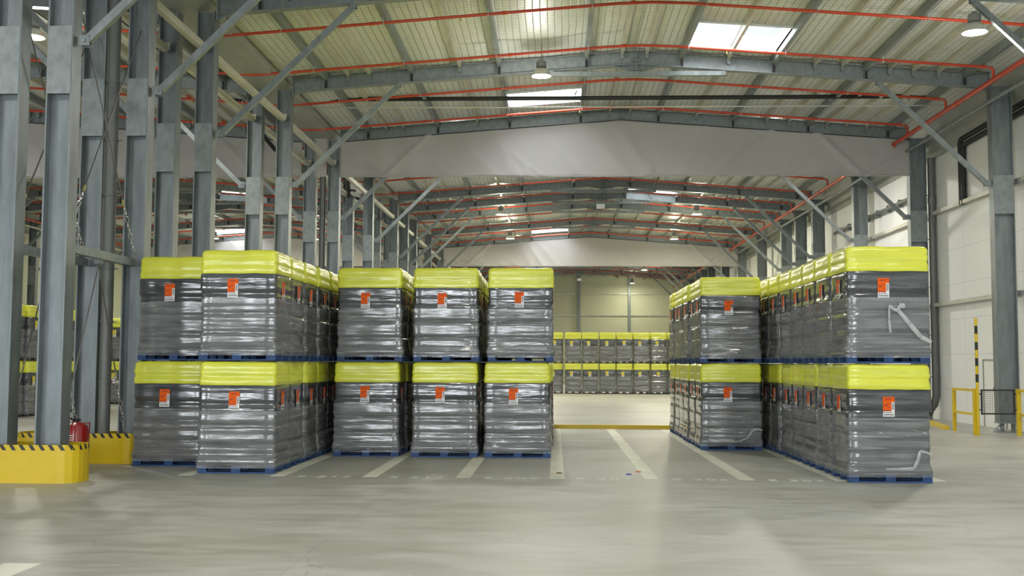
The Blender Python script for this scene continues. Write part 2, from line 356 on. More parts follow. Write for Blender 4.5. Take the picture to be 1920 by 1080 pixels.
# skylights: framed openings
for i, (x0, x1, y0, y1) in enumerate(SKY):
    rg = RIDGE_R if x0 > VALLEY else RIDGE_L
    rz = lambda x: ZR - SL * abs(x - rg)
    w = bpy.data.objects.new('window_%d' % (i + 1), None); COL.objects.link(w); w['kind'] = 'structure'
    mb = MB(); t = 0.05
    for (a, b, c, d) in ((x0, x0 + t, y0, y1), (x1 - t, x1, y0, y1), (x0, x1, y0, y0 + t), (x0, x1, y1 - t, y1)):
        za, zb = rz(a), rz(b)
        mb.hexa([(a, c, za - 0.08), (b, c, zb - 0.08), (b, d, zb - 0.08), (a, d, za - 0.08), (a, c, za + 0.32), (b, c, zb + 0.32), (b, d, zb + 0.32), (a, d, za + 0.32)])
    xm = (x0 + x1) / 2
    mb.box(xm - 0.02, xm + 0.02, y0, y1, rz(xm) + 0.24, rz(xm) + 0.28)
    mb.build('window_frame', M['white'], w)
    g = bpy.data.materials.get('clear_pane')
    if not g:
        g = bpy.data.materials.new('clear_pane'); g.use_nodes = True; nt = g.node_tree
        tr = nt.nodes.new('ShaderNodeBsdfTransparent'); gl = nt.nodes.new('ShaderNodeBsdfGlossy'); gl.inputs['Roughness'].default_value = 0.05
        mx = nt.nodes.new('ShaderNodeMixShader'); mx.inputs[0].default_value = 0.06
        nt.links.new(tr.outputs[0], mx.inputs[1]); nt.links.new(gl.outputs[0], mx.inputs[2]); nt.links.new(mx.outputs[0], nt.nodes['Material Output'].inputs[0])
    p = MB(); za, zb = rz(x0) + 0.30, rz(x1) + 0.30
    p.hexa([(x0 + t, y0 + t, za), (x1 - t, y0 + t, zb), (x1 - t, y1 - t, zb), (x0 + t, y1 - t, za), (x0 + t, y0 + t, za + .01), (x1 - t, y0 + t, zb + .01), (x1 - t, y1 - t, zb + .01), (x0 + t, y1 - t, za + .01)])
    p.build('pane', g, w)
    area('skylight_daylight', (xm, (y0 + y1) / 2, rz(xm) + 0.50), (0, 0, 0), (x1 - x0) + .3, (y1 - y0) + .3, P_SKY, (0.93, 0.97, 1.0))
# grey flashing between roof and wall on the right and left eaves
for nm, xw, sg in (('trim_1', XW_R, -1), ('trim_2', XW_L, 1)):
    zt = ZR - SL * abs(xw - (RIDGE_R if sg < 0 else RIDGE_L))
    mb = MB(); a = xw + sg * 0.03; b = xw + sg * 0.42
    mb.hexa([(a, Y_FRONT, 8.18), (a + sg * .02, Y_FRONT, 8.18), (a + sg * .02, Y_BACK, 8.18), (a, Y_BACK, 8.18), (b, Y_FRONT, zt), (b + sg * .02, Y_FRONT, zt), (b + sg * .02, Y_BACK, zt), (b, Y_BACK, zt)])
    struct(nm, mb, M['trimgrey'])
# valley gutter between the two halls
mb = MB(); mb.box(VALLEY - .42, VALLEY + .42, Y_FRONT, Y_BACK, 8.88, 8.90); mb.box(VALLEY - .42, VALLEY - .40, Y_FRONT, Y_BACK, 8.90, 9.10); mb.box(VALLEY + .40, VALLEY + .42, Y_FRONT, Y_BACK, 8.90, 9.10)
tag(mb.build('valley_gutter', M['trimgrey']), 'long galvanized gutter tray between the twin rows of left columns, under the roof valley', 'gutter')

# floor paint
X0, PW = 0.0266, 1.3907
for k in range(-4, 5):
    xc = X0 + k * PW; y0 = 16.30
    MB().box(xc - .107, xc + .107, y0, 28.55, 0.0, 0.003).build('lane_stripe', M['stripe'], floor)
mb = MB().box(-4.62, -4.30, 7.2, 9.15, 0, 0.003); mb.build('floor_stripe', M['stripe'], floor)
MB().hexa([(9.9, 28.6, 0), (10.0, 28.4, 0), (12.0, 25.0, 0), (11.85, 25.0, 0), (9.9, 28.6, .003), (10.0, 28.4, .003), (12.0, 25.0, .003), (11.85, 25.0, .003)]).build('floor_stripe', M['stripe'], floor)
def text_mesh(body, size, name, m, extr=0.0):
    c = bpy.data.curves.new(name, 'FONT'); c.body = body; c.size = size; c.align_x = 'CENTER'; c.align_y = 'CENTER'; c.extrude = extr; c.space_character = 1.25; c.offset = 0.006
    o = bpy.data.objects.new('tmp', c); COL.objects.link(o)
    dg = bpy.context.evaluated_depsgraph_get(); me = bpy.data.meshes.new_from_object(o.evaluated_get(dg))
    bpy.data.objects.remove(o); me.materials.clear(); me.materials.append(m); return me
for k, s in {-3: 'S 313', -2: 'S 311', -1: 'S 309', 0: 'S 307', 1: 'S 305', 2: 'S 303', 3: 'S 301'}.items():
    o = bpy.data.objects.new('lane_number', text_mesh(s, 0.30, 'lane_number', M['stripe2'], 0.001)); COL.objects.link(o)
    o.parent = floor; o.location = (X0 + (k + .5) * PW + (0.02 if k else 0), 16.28, 0.0022)

# ------------------------------------------------------------------ steel portals
ordn = ['nearest', 'second', 'third', 'fourth', 'fifth', 'sixth', 'seventh', 'eighth', 'ninth', 'tenth', 'eleventh', 'twelfth', 'thirteenth', 'fourteenth', 'fifteenth', 'farthest']
def column_parts(t, x0, x1, zb=0.03):
    """H section with its flanges at x0 and x1 (local x), web between"""
    tf = 0.022; hw = 0.15; H = 8.85
    mb = MB(); mb.box(x0, x0 + tf, -hw, hw, zb, H); mb.box(x1 - tf, x1, -hw, hw, zb, H); mb.box(x0 + tf, x1 - tf, -0.008, 0.008, zb, H)
    link_child(t, 'shaft', mb.mesh('shaft', M['web']))
    mb = MB()
    for sy in (-1, 1):
        a, b = sorted((sy * (hw - 0.006), sy * (hw + 0.008))); mb.box(x0 + 0.012, x1 - 0.012, a, b, 5.53, 6.52)
    mb.box(x0 + tf, x1 - tf, -hw + 0.01, hw - 0.01, 6.48, 6.50); mb.box(x0 + tf, x1 - tf, -hw + 0.01, hw - 0.01, 5.55, 5.57)
    link_child(t, 'splice_plate', mb.mesh('splice_plate', M['galv']))
    mb = MB(); mb.box(x0 - .03, x1 + .03, -hw - .03, hw + .03, 0.0, 0.03)
    for bx in (x0 + .05, x1 - .05):
        for by in (-hw + .04, hw - .04): mb.tube([(bx, by, 0.03), (bx, by, 0.08)], 0.018, 6)
    link_child(t, 'base_plate', mb.mesh('base_plate', M['galv']))
rows = [('left_row', -7.32, -6.95, 'in front rank of left twin row'), ('left_rear_row', -8.10, -7.71, 'in rear rank of left twin row'),
        ('right_row', 11.13, 11.65, 'along the white right wall'), ('far_left_row', -26.7, -26.3, 'along the far left wall beyond the twin row')]
for rn, xa, xb, where in rows:
    proto = None
    for i, y in enumerate(FR):
        if rn == 'far_left_row' and y < 27: continue
        lab = 'galvanized steel column %s, %s along from the camera' % (where, ordn[i])
        if proto is None:
            t = thing('steel_column', ((xa + xb) / 2, y, 0), lab, 'column', 'steel columns ' + where); h = (xb - xa) / 2
            column_parts(t, -h, h, .26 if rn == 'right_row' else .03); proto = t
            if rn == 'right_row':
                mb = MB().box(-h - .02, h + .02, -.16, .16, .235, .26)
                for px_ in (-.14, .14):
                    mb.box(px_ - .012, px_ + .012, -.13, .13, .03, .235)
                    for sg in (-1, 1): mb.bar((px_, sg * .12, .20), (px_ + (.14 if px_ > 0 else -.14), sg * .15, .04), .03, .02)
                link_child(t, 'pedestal', mb.mesh('pedestal', M['galv']))
        else:
            t = copy_tree(proto); t.location.y = y; t['label'] = lab
def rafter_parts(t, W_=9.04, ridge=0.0):
    """local origin on the ridge line at floor; web, flanges, stiffeners"""
    mb = MB(); zb, zt = 9.47, 9.84
    for sg in (-1, 1):
        e = sg * W_; dz = -SL * W_
        def slab(y0, y1, za, zb_):
            a, b = (0, e) if sg > 0 else (e, 0); da, db = (0, dz) if sg > 0 else (dz, 0)
            mb.hexa([(a, y0, za + da), (b, y0, za + db), (b, y1, za + db), (a, y1, za + da), (a, y0, zb_ + da), (b, y0, zb_ + db), (b, y1, zb_ + db), (a, y1, zb_ + da)])
        slab(-.10, .10, zb, zb + .018); slab(-.10, .10, zt - .018, zt); slab(-.006, .006, zb + .018, zt - .018)
        for d, k in (PR if sg > 0 else PL):
            if k:
                x = sg * d; z = -SL * d
                mb.box(x - .045, x - .037, -.095, .095, zb + z + .02, zt + z - .02); mb.box(x + .037, x + .045, -.095, .095, zb + z + .02, zt + z - .02)
                mb.box(x - .034, x + .034, -.094, -.06, zb + z + .03, zb + z + .20, 1)  # black strut end; shade of the gap between stiffeners painted in
            else:
                x = sg * d; z = -SL * d
                mb.box(x - .045, x + .045, -.10, -.012, zt + z - .17, zt + z - .02); mb.tube([(x, -.104, zt + z - .165), (x, -.02, zt + z - .165)], 0.045, 10)
    link_child(t, 'beam', mb.mesh('beam', [M['galv'], M['black']]))
    mb = MB(); mb.hexa([(-.62, -.006, 9.42), (0, -.006, 9.30), (.62, -.006, 9.42), (0, -.006, 9.30), (-.62, .006, 9.47), (0, .006, 9.49), (.62, .006, 9.47), (0, .006, 9.50)])
    mb.bar((-.75, 0, 9.45), (0, 0, 9.31), .16, .014); mb.bar((.75, 0, 9.45), (0, 0, 9.31), .16, .014); mb.box(-.012, .012, -.09, .09, 9.30, 9.84)
    for sx in (-1, 1):
        for z in (9.56, 9.66): mb.tube([(sx * .03, -.05, z), (sx * .07, -.05, z)], .018, 6)
    mb.box(-.12, .12, -.115, -.10, 9.56, 9.59); mb.box(-.12, -.10, -.115, -.10, 9.56, 9.72); mb.box(.10, .12, -.115, -.10, 9.56, 9.72)
    link_child(t, 'ridge_gusset', mb.mesh('ridge_gusset', M['galv']))
    for sg in (-1, 1):
        mb = MB(); a, b = sorted((sg * (W_ - .03), sg * W_)); mb.box(a, b, -.12, .12, 8.66, 9.20)
        a, b = sorted((sg * (W_ - .28), sg * (W_ - .03)))
        if sg > 0: mb.hexa([(a, -.008, 8.80), (b, -.008, 8.70), (b, .008, 8.70), (a, .008, 8.80), (a, -.008, 8.95), (b, -.008, 9.0), (b, .008, 9.0), (a, .008, 8.95)])
        else: mb.hexa([(a, -.008, 8.70), (b, -.008, 8.80), (b, .008, 8.80), (a, .008, 8.70), (a, -.008, 9.0), (b, -.008, 8.95), (b, .008, 8.95), (a, .008, 9.0)])
        link_child(t, 'end_plate', mb.mesh('end_plate', M['galv']))
def brace_mesh(sg, W_=9.07):
    x0, z0, x1, z1 = sg * (W_ - .06), 6.24, sg * (W_ - 2.90), 9.05 if sg else 9.05
    mb = MB(); a = Vector((x0 - sg * .12, 0, z0 + .115)); b = Vector((x1 + sg * .08, 0, z1 - .11)); mb.bar(a, b, .10, .115)
    return mb, (x0, z0, x1, z1)
def lug_mesh(x, z, sx, sz):
    mb = MB(); a, b = sorted((x, x + sx)); c, d = sorted((z, z + sz)); mb.box(a, b, -.062, -.051, c, d); mb.box(a, b, .051, .062, c, d)
    mb.tube([((a + b) / 2, -.085, (c + d) / 2), ((a + b) / 2, .085, (c + d) / 2)], .032, 8); return mb
halls = [(RIDGE_R, 'near hall'), (RIDGE_L, 'left hall')]
for rx, hn in halls:
    rp = cp = None; bp = {}
    for i, y in enumerate(FR):
        lab = 'pitched galvanized steel rafter spanning the %s, %s from the camera' % (hn, ordn[i])
        if rp is None:
            t = thing('roof_rafter', (rx, y, 0), lab, 'rafter', 'rafters of the ' + hn); rafter_parts(t); rp = t
        else: t = copy_tree(rp); t.location.y = y; t['label'] = lab
        lab = 'horizontal collar tube under the %s ridge, on the %s rafter' % (hn, ordn[i])
        if cp is None:
            t = thing('collar_tie', (rx, y, 0), lab, 'roof tie', 'collar ties of the ' + hn)
            link_child(t, 'tube', MB().bar((-2.30, 0, 9.235), (2.30, 0, 9.235), .11, .115).mesh('tube', M['galv']))
            for sx in (-1, 1):
                link_child(t, 'lug', lug_mesh(sx * 2.30, 9.18, sx * -.12, .14).mesh('lug', M['galv']))
            cp = t
        else: t = copy_tree(cp); t.location.y = y; t['label'] = lab
        for sg, sn in ((-1, 'left'), (1, 'right')):
            lab = 'diagonal knee brace, %s side of the %s, at the %s rafter' % (sn, hn, ordn[i])
            if sg not in bp:
                t = thing('knee_brace', (rx, y, 0), lab, 'brace', 'knee braces of the ' + hn)
                mb, (x0, z0, x1, z1) = brace_mesh(sg); link_child(t, 'tube', mb.mesh('tube', M['galv']))
                link_child(t, 'lug', lug_mesh(x0, z0 + .02, -sg * .16, .15).mesh('lug', M['galv']))
                link_child(t, 'lug', lug_mesh(x1, z1 - .14, sg * .14, .15).mesh('lug', M['galv']))
                bp[sg] = t
            else: t = copy_tree(bp[sg]); t.location.y = y; t['label'] = lab

# purlins: one thing per line, running the length of the hall
def purlin(x, z, deep, label, grp):
    mb = MB()
    if deep: mb.box(x - .05, x + .05, Y_FRONT, Y_BACK, z - .23, z - .005); m = M['galv_dark']
    else:    # hat section
        mb.box(x - .035, x + .035, Y_FRONT, Y_BACK, z - .16, z - .15); mb.box(x - .037, x - .033, Y_FRONT, Y_BACK, z - .16, z - .01); mb.box(x + .033, x + .037, Y_FRONT, Y_BACK, z - .16, z - .01)
        mb.box(x - .06, x + .06, Y_FRONT, Y_BACK, z - .012, z - .005); m = M['galv_light']
    return tag(mb.build('roof_strut' if deep else 'roof_purlin', m), label, 'purlin', grp)
for rx, hn in halls:
    for src, sg, sn in ((PR, 1, 'right'), (PL, -1, 'left')):
        nd = nl = 0
        for d, k in src:
            if k: nd += 1; s = 'dark deep roof strut, %s slope of the %s, number %s out from ridge' % (sn, hn, ['one', 'two', 'three', 'four'][nd - 1])
            else: nl += 1; s = 'pale narrow roof purlin, %s slope of the %s, number %s out from ridge' % (sn, hn, ['one', 'two', 'three', 'four', 'five', 'six', 'seven'][nl - 1])
            purlin(rx + sg * d, ZR - SL * d, k, s, ('dark struts' if k else 'pale purlins') + ' under the roof of the ' + hn)
# eave struts
for x, z, s in ((-7.15, 8.06, 'along the front rank of the left twin columns'), (-7.96, 8.06, 'along the rear rank of the left twin columns'), (11.05, 8.40, 'along the tops of the right wall columns'), (-25.9, 8.3, 'along the tops of the far left wall columns')):
    for i in range(len(FR) - 1):
        if i > 10: break
        mb = MB()
        if x > 5 or x < -20: mb.tube([(x, FR[i] - .0, z), (x, FR[i + 1] - .02, z)], .055, 10)
        else: mb.box(x - .06, x + .06, FR[i] + .01, FR[i + 1] - .17, z - .07, z + .07); mb.box(x - .10, x + .10, FR[i + 1] - .17, FR[i + 1] - .155, z - .03, z + .12)
        tag(mb.build('eave_strut', M['galv_light'] if x < 5 else M['galv'], smooth=(x > 5)), 'horizontal eave strut %s, %s bay' % (s, ordn[i]), 'strut', 'eave struts ' + s)

# ------------------------------------------------------------------ smoke curtains
def curtain(x0, x1, y, rx, label, seed):
    r = random.Random(seed); nx, nz = 220, 26; mb = MB(); zb = 7.64
    folds = [(r.uniform(x0, x1), 0, r.uniform(.06, .24), r.uniform(.012, .045)) for _ in range(34)]
    folds = [(fx, (-1 if fx < rx + .5 else 1) * r.uniform(.7, 2.2), w, a) for fx, _, w, a in folds]
    for i in range(nx + 1):
        for j in range(nz + 1):
            x = x0 + (x1 - x0) * i / nx; zt = 9.46 - SL * abs(x - rx); v = j / nz; z = zb + (zt - zb) * v
            d = 0.0
            for fx, sl, w, a in folds:
                u = (x - fx) - sl * (v - .5); d += a * math.exp(-(u / w) ** 2) * (1.0 - .7 * v)
            for bx in (-1, 1):
                e_ = (abs(x - rx) * 1.0 - 9.05) * bx; t_ = (9.05 - (x - rx) * bx) / 2.91
                if 0 < t_ < 1.1: d += .07 * math.exp(-((z - (6.24 + 2.8 * t_)) / .10) ** 2)
            d += .05 * math.sin(x * .9 + seed) * (1 - v) + .03 * noise.noise(Vector((x * .8, z * .8, seed)))
            z2 = z + (.02 * math.sin(x * 2.1) * (1 - v) if j == 0 else 0)
            mb.v.append((x, y - .13 - d, z2))
    for i in range(nx):
        for j in range(nz):
            a = i * (nz + 1) + j; mb.f.append((a, a + nz + 1, a + nz + 2, a + 1)); mb.m.append(0)
    o = mb.build('smoke_curtain', M['curtain'], smooth=True)
    for p in o.data.polygons: p.use_smooth = True
    tag(o, label, 'curtain', 'smoke curtains')
    so = o.modifiers.new('thickness', 'SOLIDIFY'); so.thickness = .006
    e = MB(); e.tube([(x0, y - .14, zb), (x1, y - .14, zb)], .022, 8); link_child(o, 'hem_bar', e.mesh('hem_bar', M['curtain'], True))
    e = MB()
    pts = [(x, y - .15, 9.45 - SL * abs(x - rx)) for x in (x0, rx, x1)]
    e.tube(pts, .014, 6); link_child(o, 'edge_rail', e.mesh('edge_rail', M['black']))
curtain(-6.95, 11.15, 34.70, RIDGE_R, 'wide grey fabric smoke curtain hanging across the near hall, above the front stacks', 3)
curtain(-26.2, -8.17, 34.70, RIDGE_L, 'grey fabric smoke curtain in the left hall, seen between the columns', 11)
curtain(-6.95, 11.15, 67.20, RIDGE_R, 'farther grey fabric smoke curtain across the hall, small in the middle distance', 5)
curtain(-26.2, -8.17, 67.20, RIDGE_L, 'farther grey fabric smoke curtain in the left hall, behind the nearer one', 17)
mb = MB()
for ya in (34.56,): mb.box(-7.76, -7.36, ya - .006, ya, 7.64, 8.9)
tag(mb.build('smoke_curtain', M['curtain']), 'narrow grey curtain strip filling the gap between the twin columns', 'curtain')

# ------------------------------------------------------------------ sprinkler pipes
def pz(x): return (9.57 - SL * abs(x - RIDGE_R)) if x > VALLEY else (9.57 - SL * abs(x - RIDGE_L))
n = 0; y = 20.15
while y < 98:
    pts = [(10.64, y, 8.68), (10.64, y, pz(10.7) - .06), (10.60, y, pz(10.6) - .015), (10.50, y, pz(10.5))]
    pts += [(x, y, pz(x)) for x in (7, 4, 2.9)] + [(RIDGE_R, y, pz(RIDGE_R) - .03)] + [(x, y, pz(x)) for x in (1.3, -1, -4, -6.7)] + [(VALLEY, y, pz(VALLEY) + .01)]
    pts += [(x, y, pz(x)) for x in (-8, -12, -16.4)] + [(RIDGE_L, y, pz(RIDGE_L) - .03)] + [(x, y, pz(x)) for x in (-18, -22, -25.7)]
    lab = 'red sprinkler branch pipe crossing under the roof, %s from the camera' % (['nearest', 'second', 'third', 'fourth', 'fifth', 'sixth', 'seventh', 'eighth', 'ninth', 'tenth', 'eleventh', 'twelfth', '13th', '14th', '15th', '16th', '17th', '18th', '19th', '20th', '21st', '22nd', '23rd', '24th', '25th'][n])
    if n == 0:
        t = thing('sprinkler_pipe', (0, y, 0), lab, 'pipe', 'red sprinkler branch pipes'); sp0 = t
        link_child(t, 'pipe', MB().tube([(p[0], 0, p[2]) for p in pts], .034, 10).mesh('pipe', M['red'], True))
        for x in (-23, -20, -14, -11, -5.0, -2.0, 1.0, 4.2, 7.2, 9.5):
            xx = x + rnd.uniform(-.3, .3); z = pz(xx); g_ = SL * (-1 if xx > RIDGE_R else 1 if xx > VALLEY else 0)
            link_child(t, 'sprinkler_head', MB().tube([(xx, 0, z - .03), (xx, 0, z - .085)], .014, 6).tube([(xx, 0, z - .085), (xx, 0, z - .10)], .028, 8).mesh('sprinkler_head', M['brass']))
            link_child(t, 'coupling', MB().tube([(xx + .9, 0, z + g_ * .9), (xx + 1.0, 0, z + g_)], .043, 10).mesh('coupling', M['red']))
        for rx in (RIDGE_R, RIDGE_L):
            for src, sg in ((PR, 1), (PL, -1)):
                for d, k in src:
                    if k:
                        x = rx + sg * d
                        link_child(t, 'pipe_clip', MB().box(x - .008, x + .008, -.045, .045, pz(x) - .05, pz(x) + .05).box(x - .005, x + .005, -.005, .005, pz(x) + .05, pz(x) + .16).mesh('pipe_clip', M['steelbright']))
    else: t = copy_tree(sp0); t.location.y = y; t['label'] = lab
    n += 1; y += 3.25
k_ = 0
for x in (10.64, -25.9):
    for (ya, yb, w) in ((2, 34.5, 'before the big grey curtain'), (35.1, 66.9, 'between the two grey curtains'), (67.6, 98.6, 'beyond the farther grey curtain')):
        t = thing('sprinkler_main', (x, ya, 8.62), 'thick red sprinkler main pipe along the %s eave, %s' % ('right' if x > 0 else 'far left', w), 'pipe', 'thick red sprinkler mains')
        link_child(t, 'pipe', MB().tube([(0, 0, 0), (0, yb - ya, 0)], .062, 14).mesh('pipe', M['red'], True))
        q = 3.0
        while q < yb - ya: link_child(t, 'coupling', MB().tube([(0, q, 0), (0, q + .11, 0)], .076, 12).mesh('coupling', M['red'], True)); q += 6.0
        link_child(t, 'end_cap', MB().tube([(0, yb - ya - .05, 0), (0, yb - ya, 0)], .078, 12).tube([(0, yb - ya - .12, 0), (0, yb - ya - .12, -.12)], .03, 8).mesh('end_cap', M['red'], True))

# ------------------------------------------------------------------ black drain pipe, conduit, wall services
t = thing('drain_pipe', (0, 31.0, 9.27), 'long black insulated pipe hung level across the hall under the roof', 'pipe')
link_child(t, 'pipe', MB().tube([(-9.6, 0, .02), (11.6, 0, .02)], .062, 12).mesh('pipe', M['black'], True))
for x in (-7.0, -4.9, -2.0, .55, 3.25, 7.8, 10.0):
    link_child(t, 'hanger', MB().tube([(x, -.0, -.09), (x, 0, roofz(x) - 9.27 - .03)], .006, 5).box(x - .01, x + .01, -.075, .075, -.08, -.065).tube([(x, 0, .10), (x + .05, 0, .24)], .02, 6).mesh('hanger', M['steelbright']))
t = thing('conduit', (0, 31.0, 9.03), 'thin pale conduit running level across the hall just below the black pipe', 'conduit')
link_child(t, 'tube', MB().tube([(-8.4, 0, .03), (-1, 0, 0), (11.6, 0, 0)], .02, 8).mesh('tube', M['steelbright'], True))
for x in (-4.9, .55, 3.25, 7.8): link_child(t, 'hanger', MB().tube([(x + .05, 0, 0), (x + .05, 0, .12)], .004, 5).box(x + .03, x + .07, -.028, .028, -.028, .028).mesh('hanger', M['steelbright']))
mb = MB()
mb.tube([(-8.75, 21.0, 8.6), (-8.75, 27.9, 8.6)], .065, 10); 
tag(mb.build('drain_pipe', M['black'], smooth=True), 'black insulated pipe running lengthways beside the rear left columns, nearer piece', 'pipe', 'short black pipes by the left columns')
mb = MB().tube([(-9.35, 31.0, 9.2), (-9.25, 31.4, 9.1), (-8.95, 34.2, 8.45)], .065, 10)
tag(mb.build('drain_pipe', M['black'], smooth=True), 'black insulated pipe sloping down behind the rear left columns, open lower end', 'pipe', 'short black pipes by the left columns')
# black riser pair on the right wall
t = thing('wall_riser', (XW_R, 32.2, 6.36), 'pair of black insulated pipes bending down the white right wall above the rail', 'pipe')
for dy, dz in ((0, 0), (-.20, -.20)):
    link_child(t, 'pipe', MB().tube([(-.10, dy, 0), (-.10, dy, 1.80 + dz), (-.10, dy - .03, 1.88 + dz), (-.10, dy - .10, 1.92 + dz), (-.10, -5.0, 1.98 + dz)], .075, 10).mesh('pipe', M['black'], True))
# downpipe on the right wall
t = thing('downpipe', (XW_R - .125, 34.62, 0), 'dark grey downpipe running down the right wall with an elbow near the floor', 'pipe')
link_child(t, 'pipe', MB().tube([(0, 0, 8.2), (0, 0, .75), (-.02, .0, .62), (-.05, .05, .45), (-.14, .15, .28), (-.17, .2, .12), (-.17, .2, 0.0)], .115, 14).mesh('pipe', M['pvc'], True))
for z in (1.3, 2.6, 4.1, 5.6, 7.0): link_child(t, 'pipe_clamp', MB().tube([(0, 0, z), (0, 0, z + .03)], .13, 14).tube([(-.2, 0, z + .015), (.13, 0, z + .015)], .012, 6).mesh('pipe_clamp', M['pvc']))
link_child(t, 'pipe_socket', MB().tube([(0, 0, 6.75), (0, 0, 6.95)], .13, 14).mesh('pipe_socket', M['pvc']))
# downpipes in the valley
for i, (y, s) in enumerate(((18.20, 'behind the second yellow guard'), (34.75, 'in the twin row at the big grey curtain'), (51.3, 'far along the twin row of columns'))):
    t = thing('downpipe', (-7.585 if i == 0 else -7.515, y, 0), 'dark round downpipe between the twin columns, ' + s, 'pipe', 'downpipes between the twin columns')
    link_child(t, 'pipe', MB().tube([(0, 0, 0), (0, 0, 8.87)], .10, 16).mesh('pipe', M['pvc'], True))
    for z in (1.35, 2.35, 3.25, 4.5, 5.45, 6.45): link_child(t, 'pipe_clamp', MB().tube([(0, 0, z), (0, 0, z + .03)], .112, 16).tube([(-.12, .0, z + .015), (.17, .0, z + .015)], .012, 6).mesh('pipe_clamp', M['pvc']))
# wall rails (girts) on the right wall, between columns
for z, s in ((6.42, 'upper'), (3.55, 'lower')):
    for i in range(3, 12):
        ya, yb = FR[i], FR[i + 1]
        if z < 5 and i > 4: continue
        t = thing('wall_rail', (XW_R - .10, ya, z), 'pale %s steel rail on the right wall, in the %s column bay' % (s, ordn[i]), 'rail', 'pale rails along the right wall')
        link_child(t, 'rail', MB().box(-.06, .06, 0.18, yb - ya - .18, -.055, .055).mesh('rail', M['galv_light']))
        link_child(t, 'cleat', MB().box(-.10, -.06, .0, .2, -.09, .03).box(-.10, -.06, yb - ya - .2, yb - ya, -.09, .03).mesh('cleat', M['galv']))
for z, s in ((6.42, 'upper'), (3.55, 'lower')):
    t = thing('wall_rail', (XW_R - .10, FR[2], z), 'pale horizontal %s steel rail on the right wall, right of the nearest wall column' % s, 'rail', 'pale rails along the right wall')
    link_child(t, 'rail', MB().box(-.06, .06, .18, FR[3] - FR[2] - .18, -.055, .055).mesh('rail', M['galv_light']))
    link_child(t, 'cleat', MB().box(-.12, -.06, FR[3] - FR[2] - .22, FR[3] - FR[2] + .12, -.09, .03).mesh('cleat', M['galv']))
# cable tube on the right wall
t = thing('cable_tube', (XW_R - .15, 36.0, 7.22), 'grey tube on brackets running along the right wall above the upper rail', 'conduit')
link_child(t, 'tube', MB().tube([(0, 0, 0), (0, 10.5, 0)], .07, 10).mesh('tube', M['pvc'], True)); c = MB()
for q in range(8): c.box(-.04, .12, .5 + q * 1.3, .56 + q * 1.3, -.13, .13)
link_child(t, 'bracket', c.mesh('bracket', M['galv']))
# service hatch in the right wall and panel joints
mb = MB(); mb.box(XW_R - .02, XW_R, 31.1, 31.14, 0, 1.85); mb.box(XW_R - .02, XW_R, 29.6, 31.14, 1.82, 1.86); mb.box(XW_R - .02, XW_R, 29.6, 29.64, 0, 1.85)
o = mb.build('door_1', M['trimgrey']); o['kind'] = 'structure'
# back wall posts and rails
for x, s in ((-6.9, 'behind the left stacks'), (-2.5, 'behind the upper stacks, left of the gap'), (2.11, 'left one seen through the gap'), (6.7, 'right one seen through the gap'), (-13, 'in the left hall'), (-18, 'in the left hall near its middle'), (-23, 'in the left hall near its corner')):
    t = thing('wall_post', (x, Y_BACK - .15, 0), 'slim grey post on the far wall, ' + s, 'column', 'posts on the far wall')
    h = roofz(x) - .1
    link_child(t, 'shaft', MB().box(-.12, .12, -.15, .14, 0, h).mesh('shaft', M['galv']))
for z, s in ((8.0, 'upper'), (6.05, 'lower')):
    for x0, x1, q in ((-6.78, -2.62, 'behind the left stacks'), (-2.38, 1.99, 'left of the left post'), (2.23, 6.58, 'between the two posts'), (6.82, 11.9, 'right of the right post'), (-26, -8, 'in the left hall')):
        tag(MB().box(x0, x1, Y_BACK - .12, Y_BACK - .005, z - .06, z + .06).build('wall_rail', M['galv_light']), 'pale %s rail on the far cream wall, %s' % (s, q), 'rail', 'rails on the far wall')

# ------------------------------------------------------------------ high-bay lamps
def lamp_parts(t, drop):
    link_child(t, 'housing', MB().lathe([(0, .42), (.05, .42), (.055, .36), (.12, .36), (.13, .30), (.13, .22), (.08, .20), (.08, .17)], 0, 0, 20).mesh('housing', M['ballast'], True))
    link_child(t, 'shade', MB().lathe([(.08, .19), (.14, .18), (.19, .13), (.225, .05), (.235, 0.0), (.245, -.01), (.23, -.005), (.215, .05), (.18, .12), (.12, .165), (.07, .17)], 0, 0, 28).mesh('shade', M['shade'], True))
    link_child(t, 'lens', MB().lathe([(.0, -.018), (.12, -.014), (.222, .004), (.222, .014), (0, .014)], 0, 0, 28).mesh('lens', M['lens'], True))
    link_child(t, 'cord', MB().tube([(0, 0, .42), (0, 0, .42 + drop)], .008, 6).tube([(.02, 0, .40), (.07, 0, .5), (.0, 0, .58)], .006, 5).mesh('cord', M['cord']))
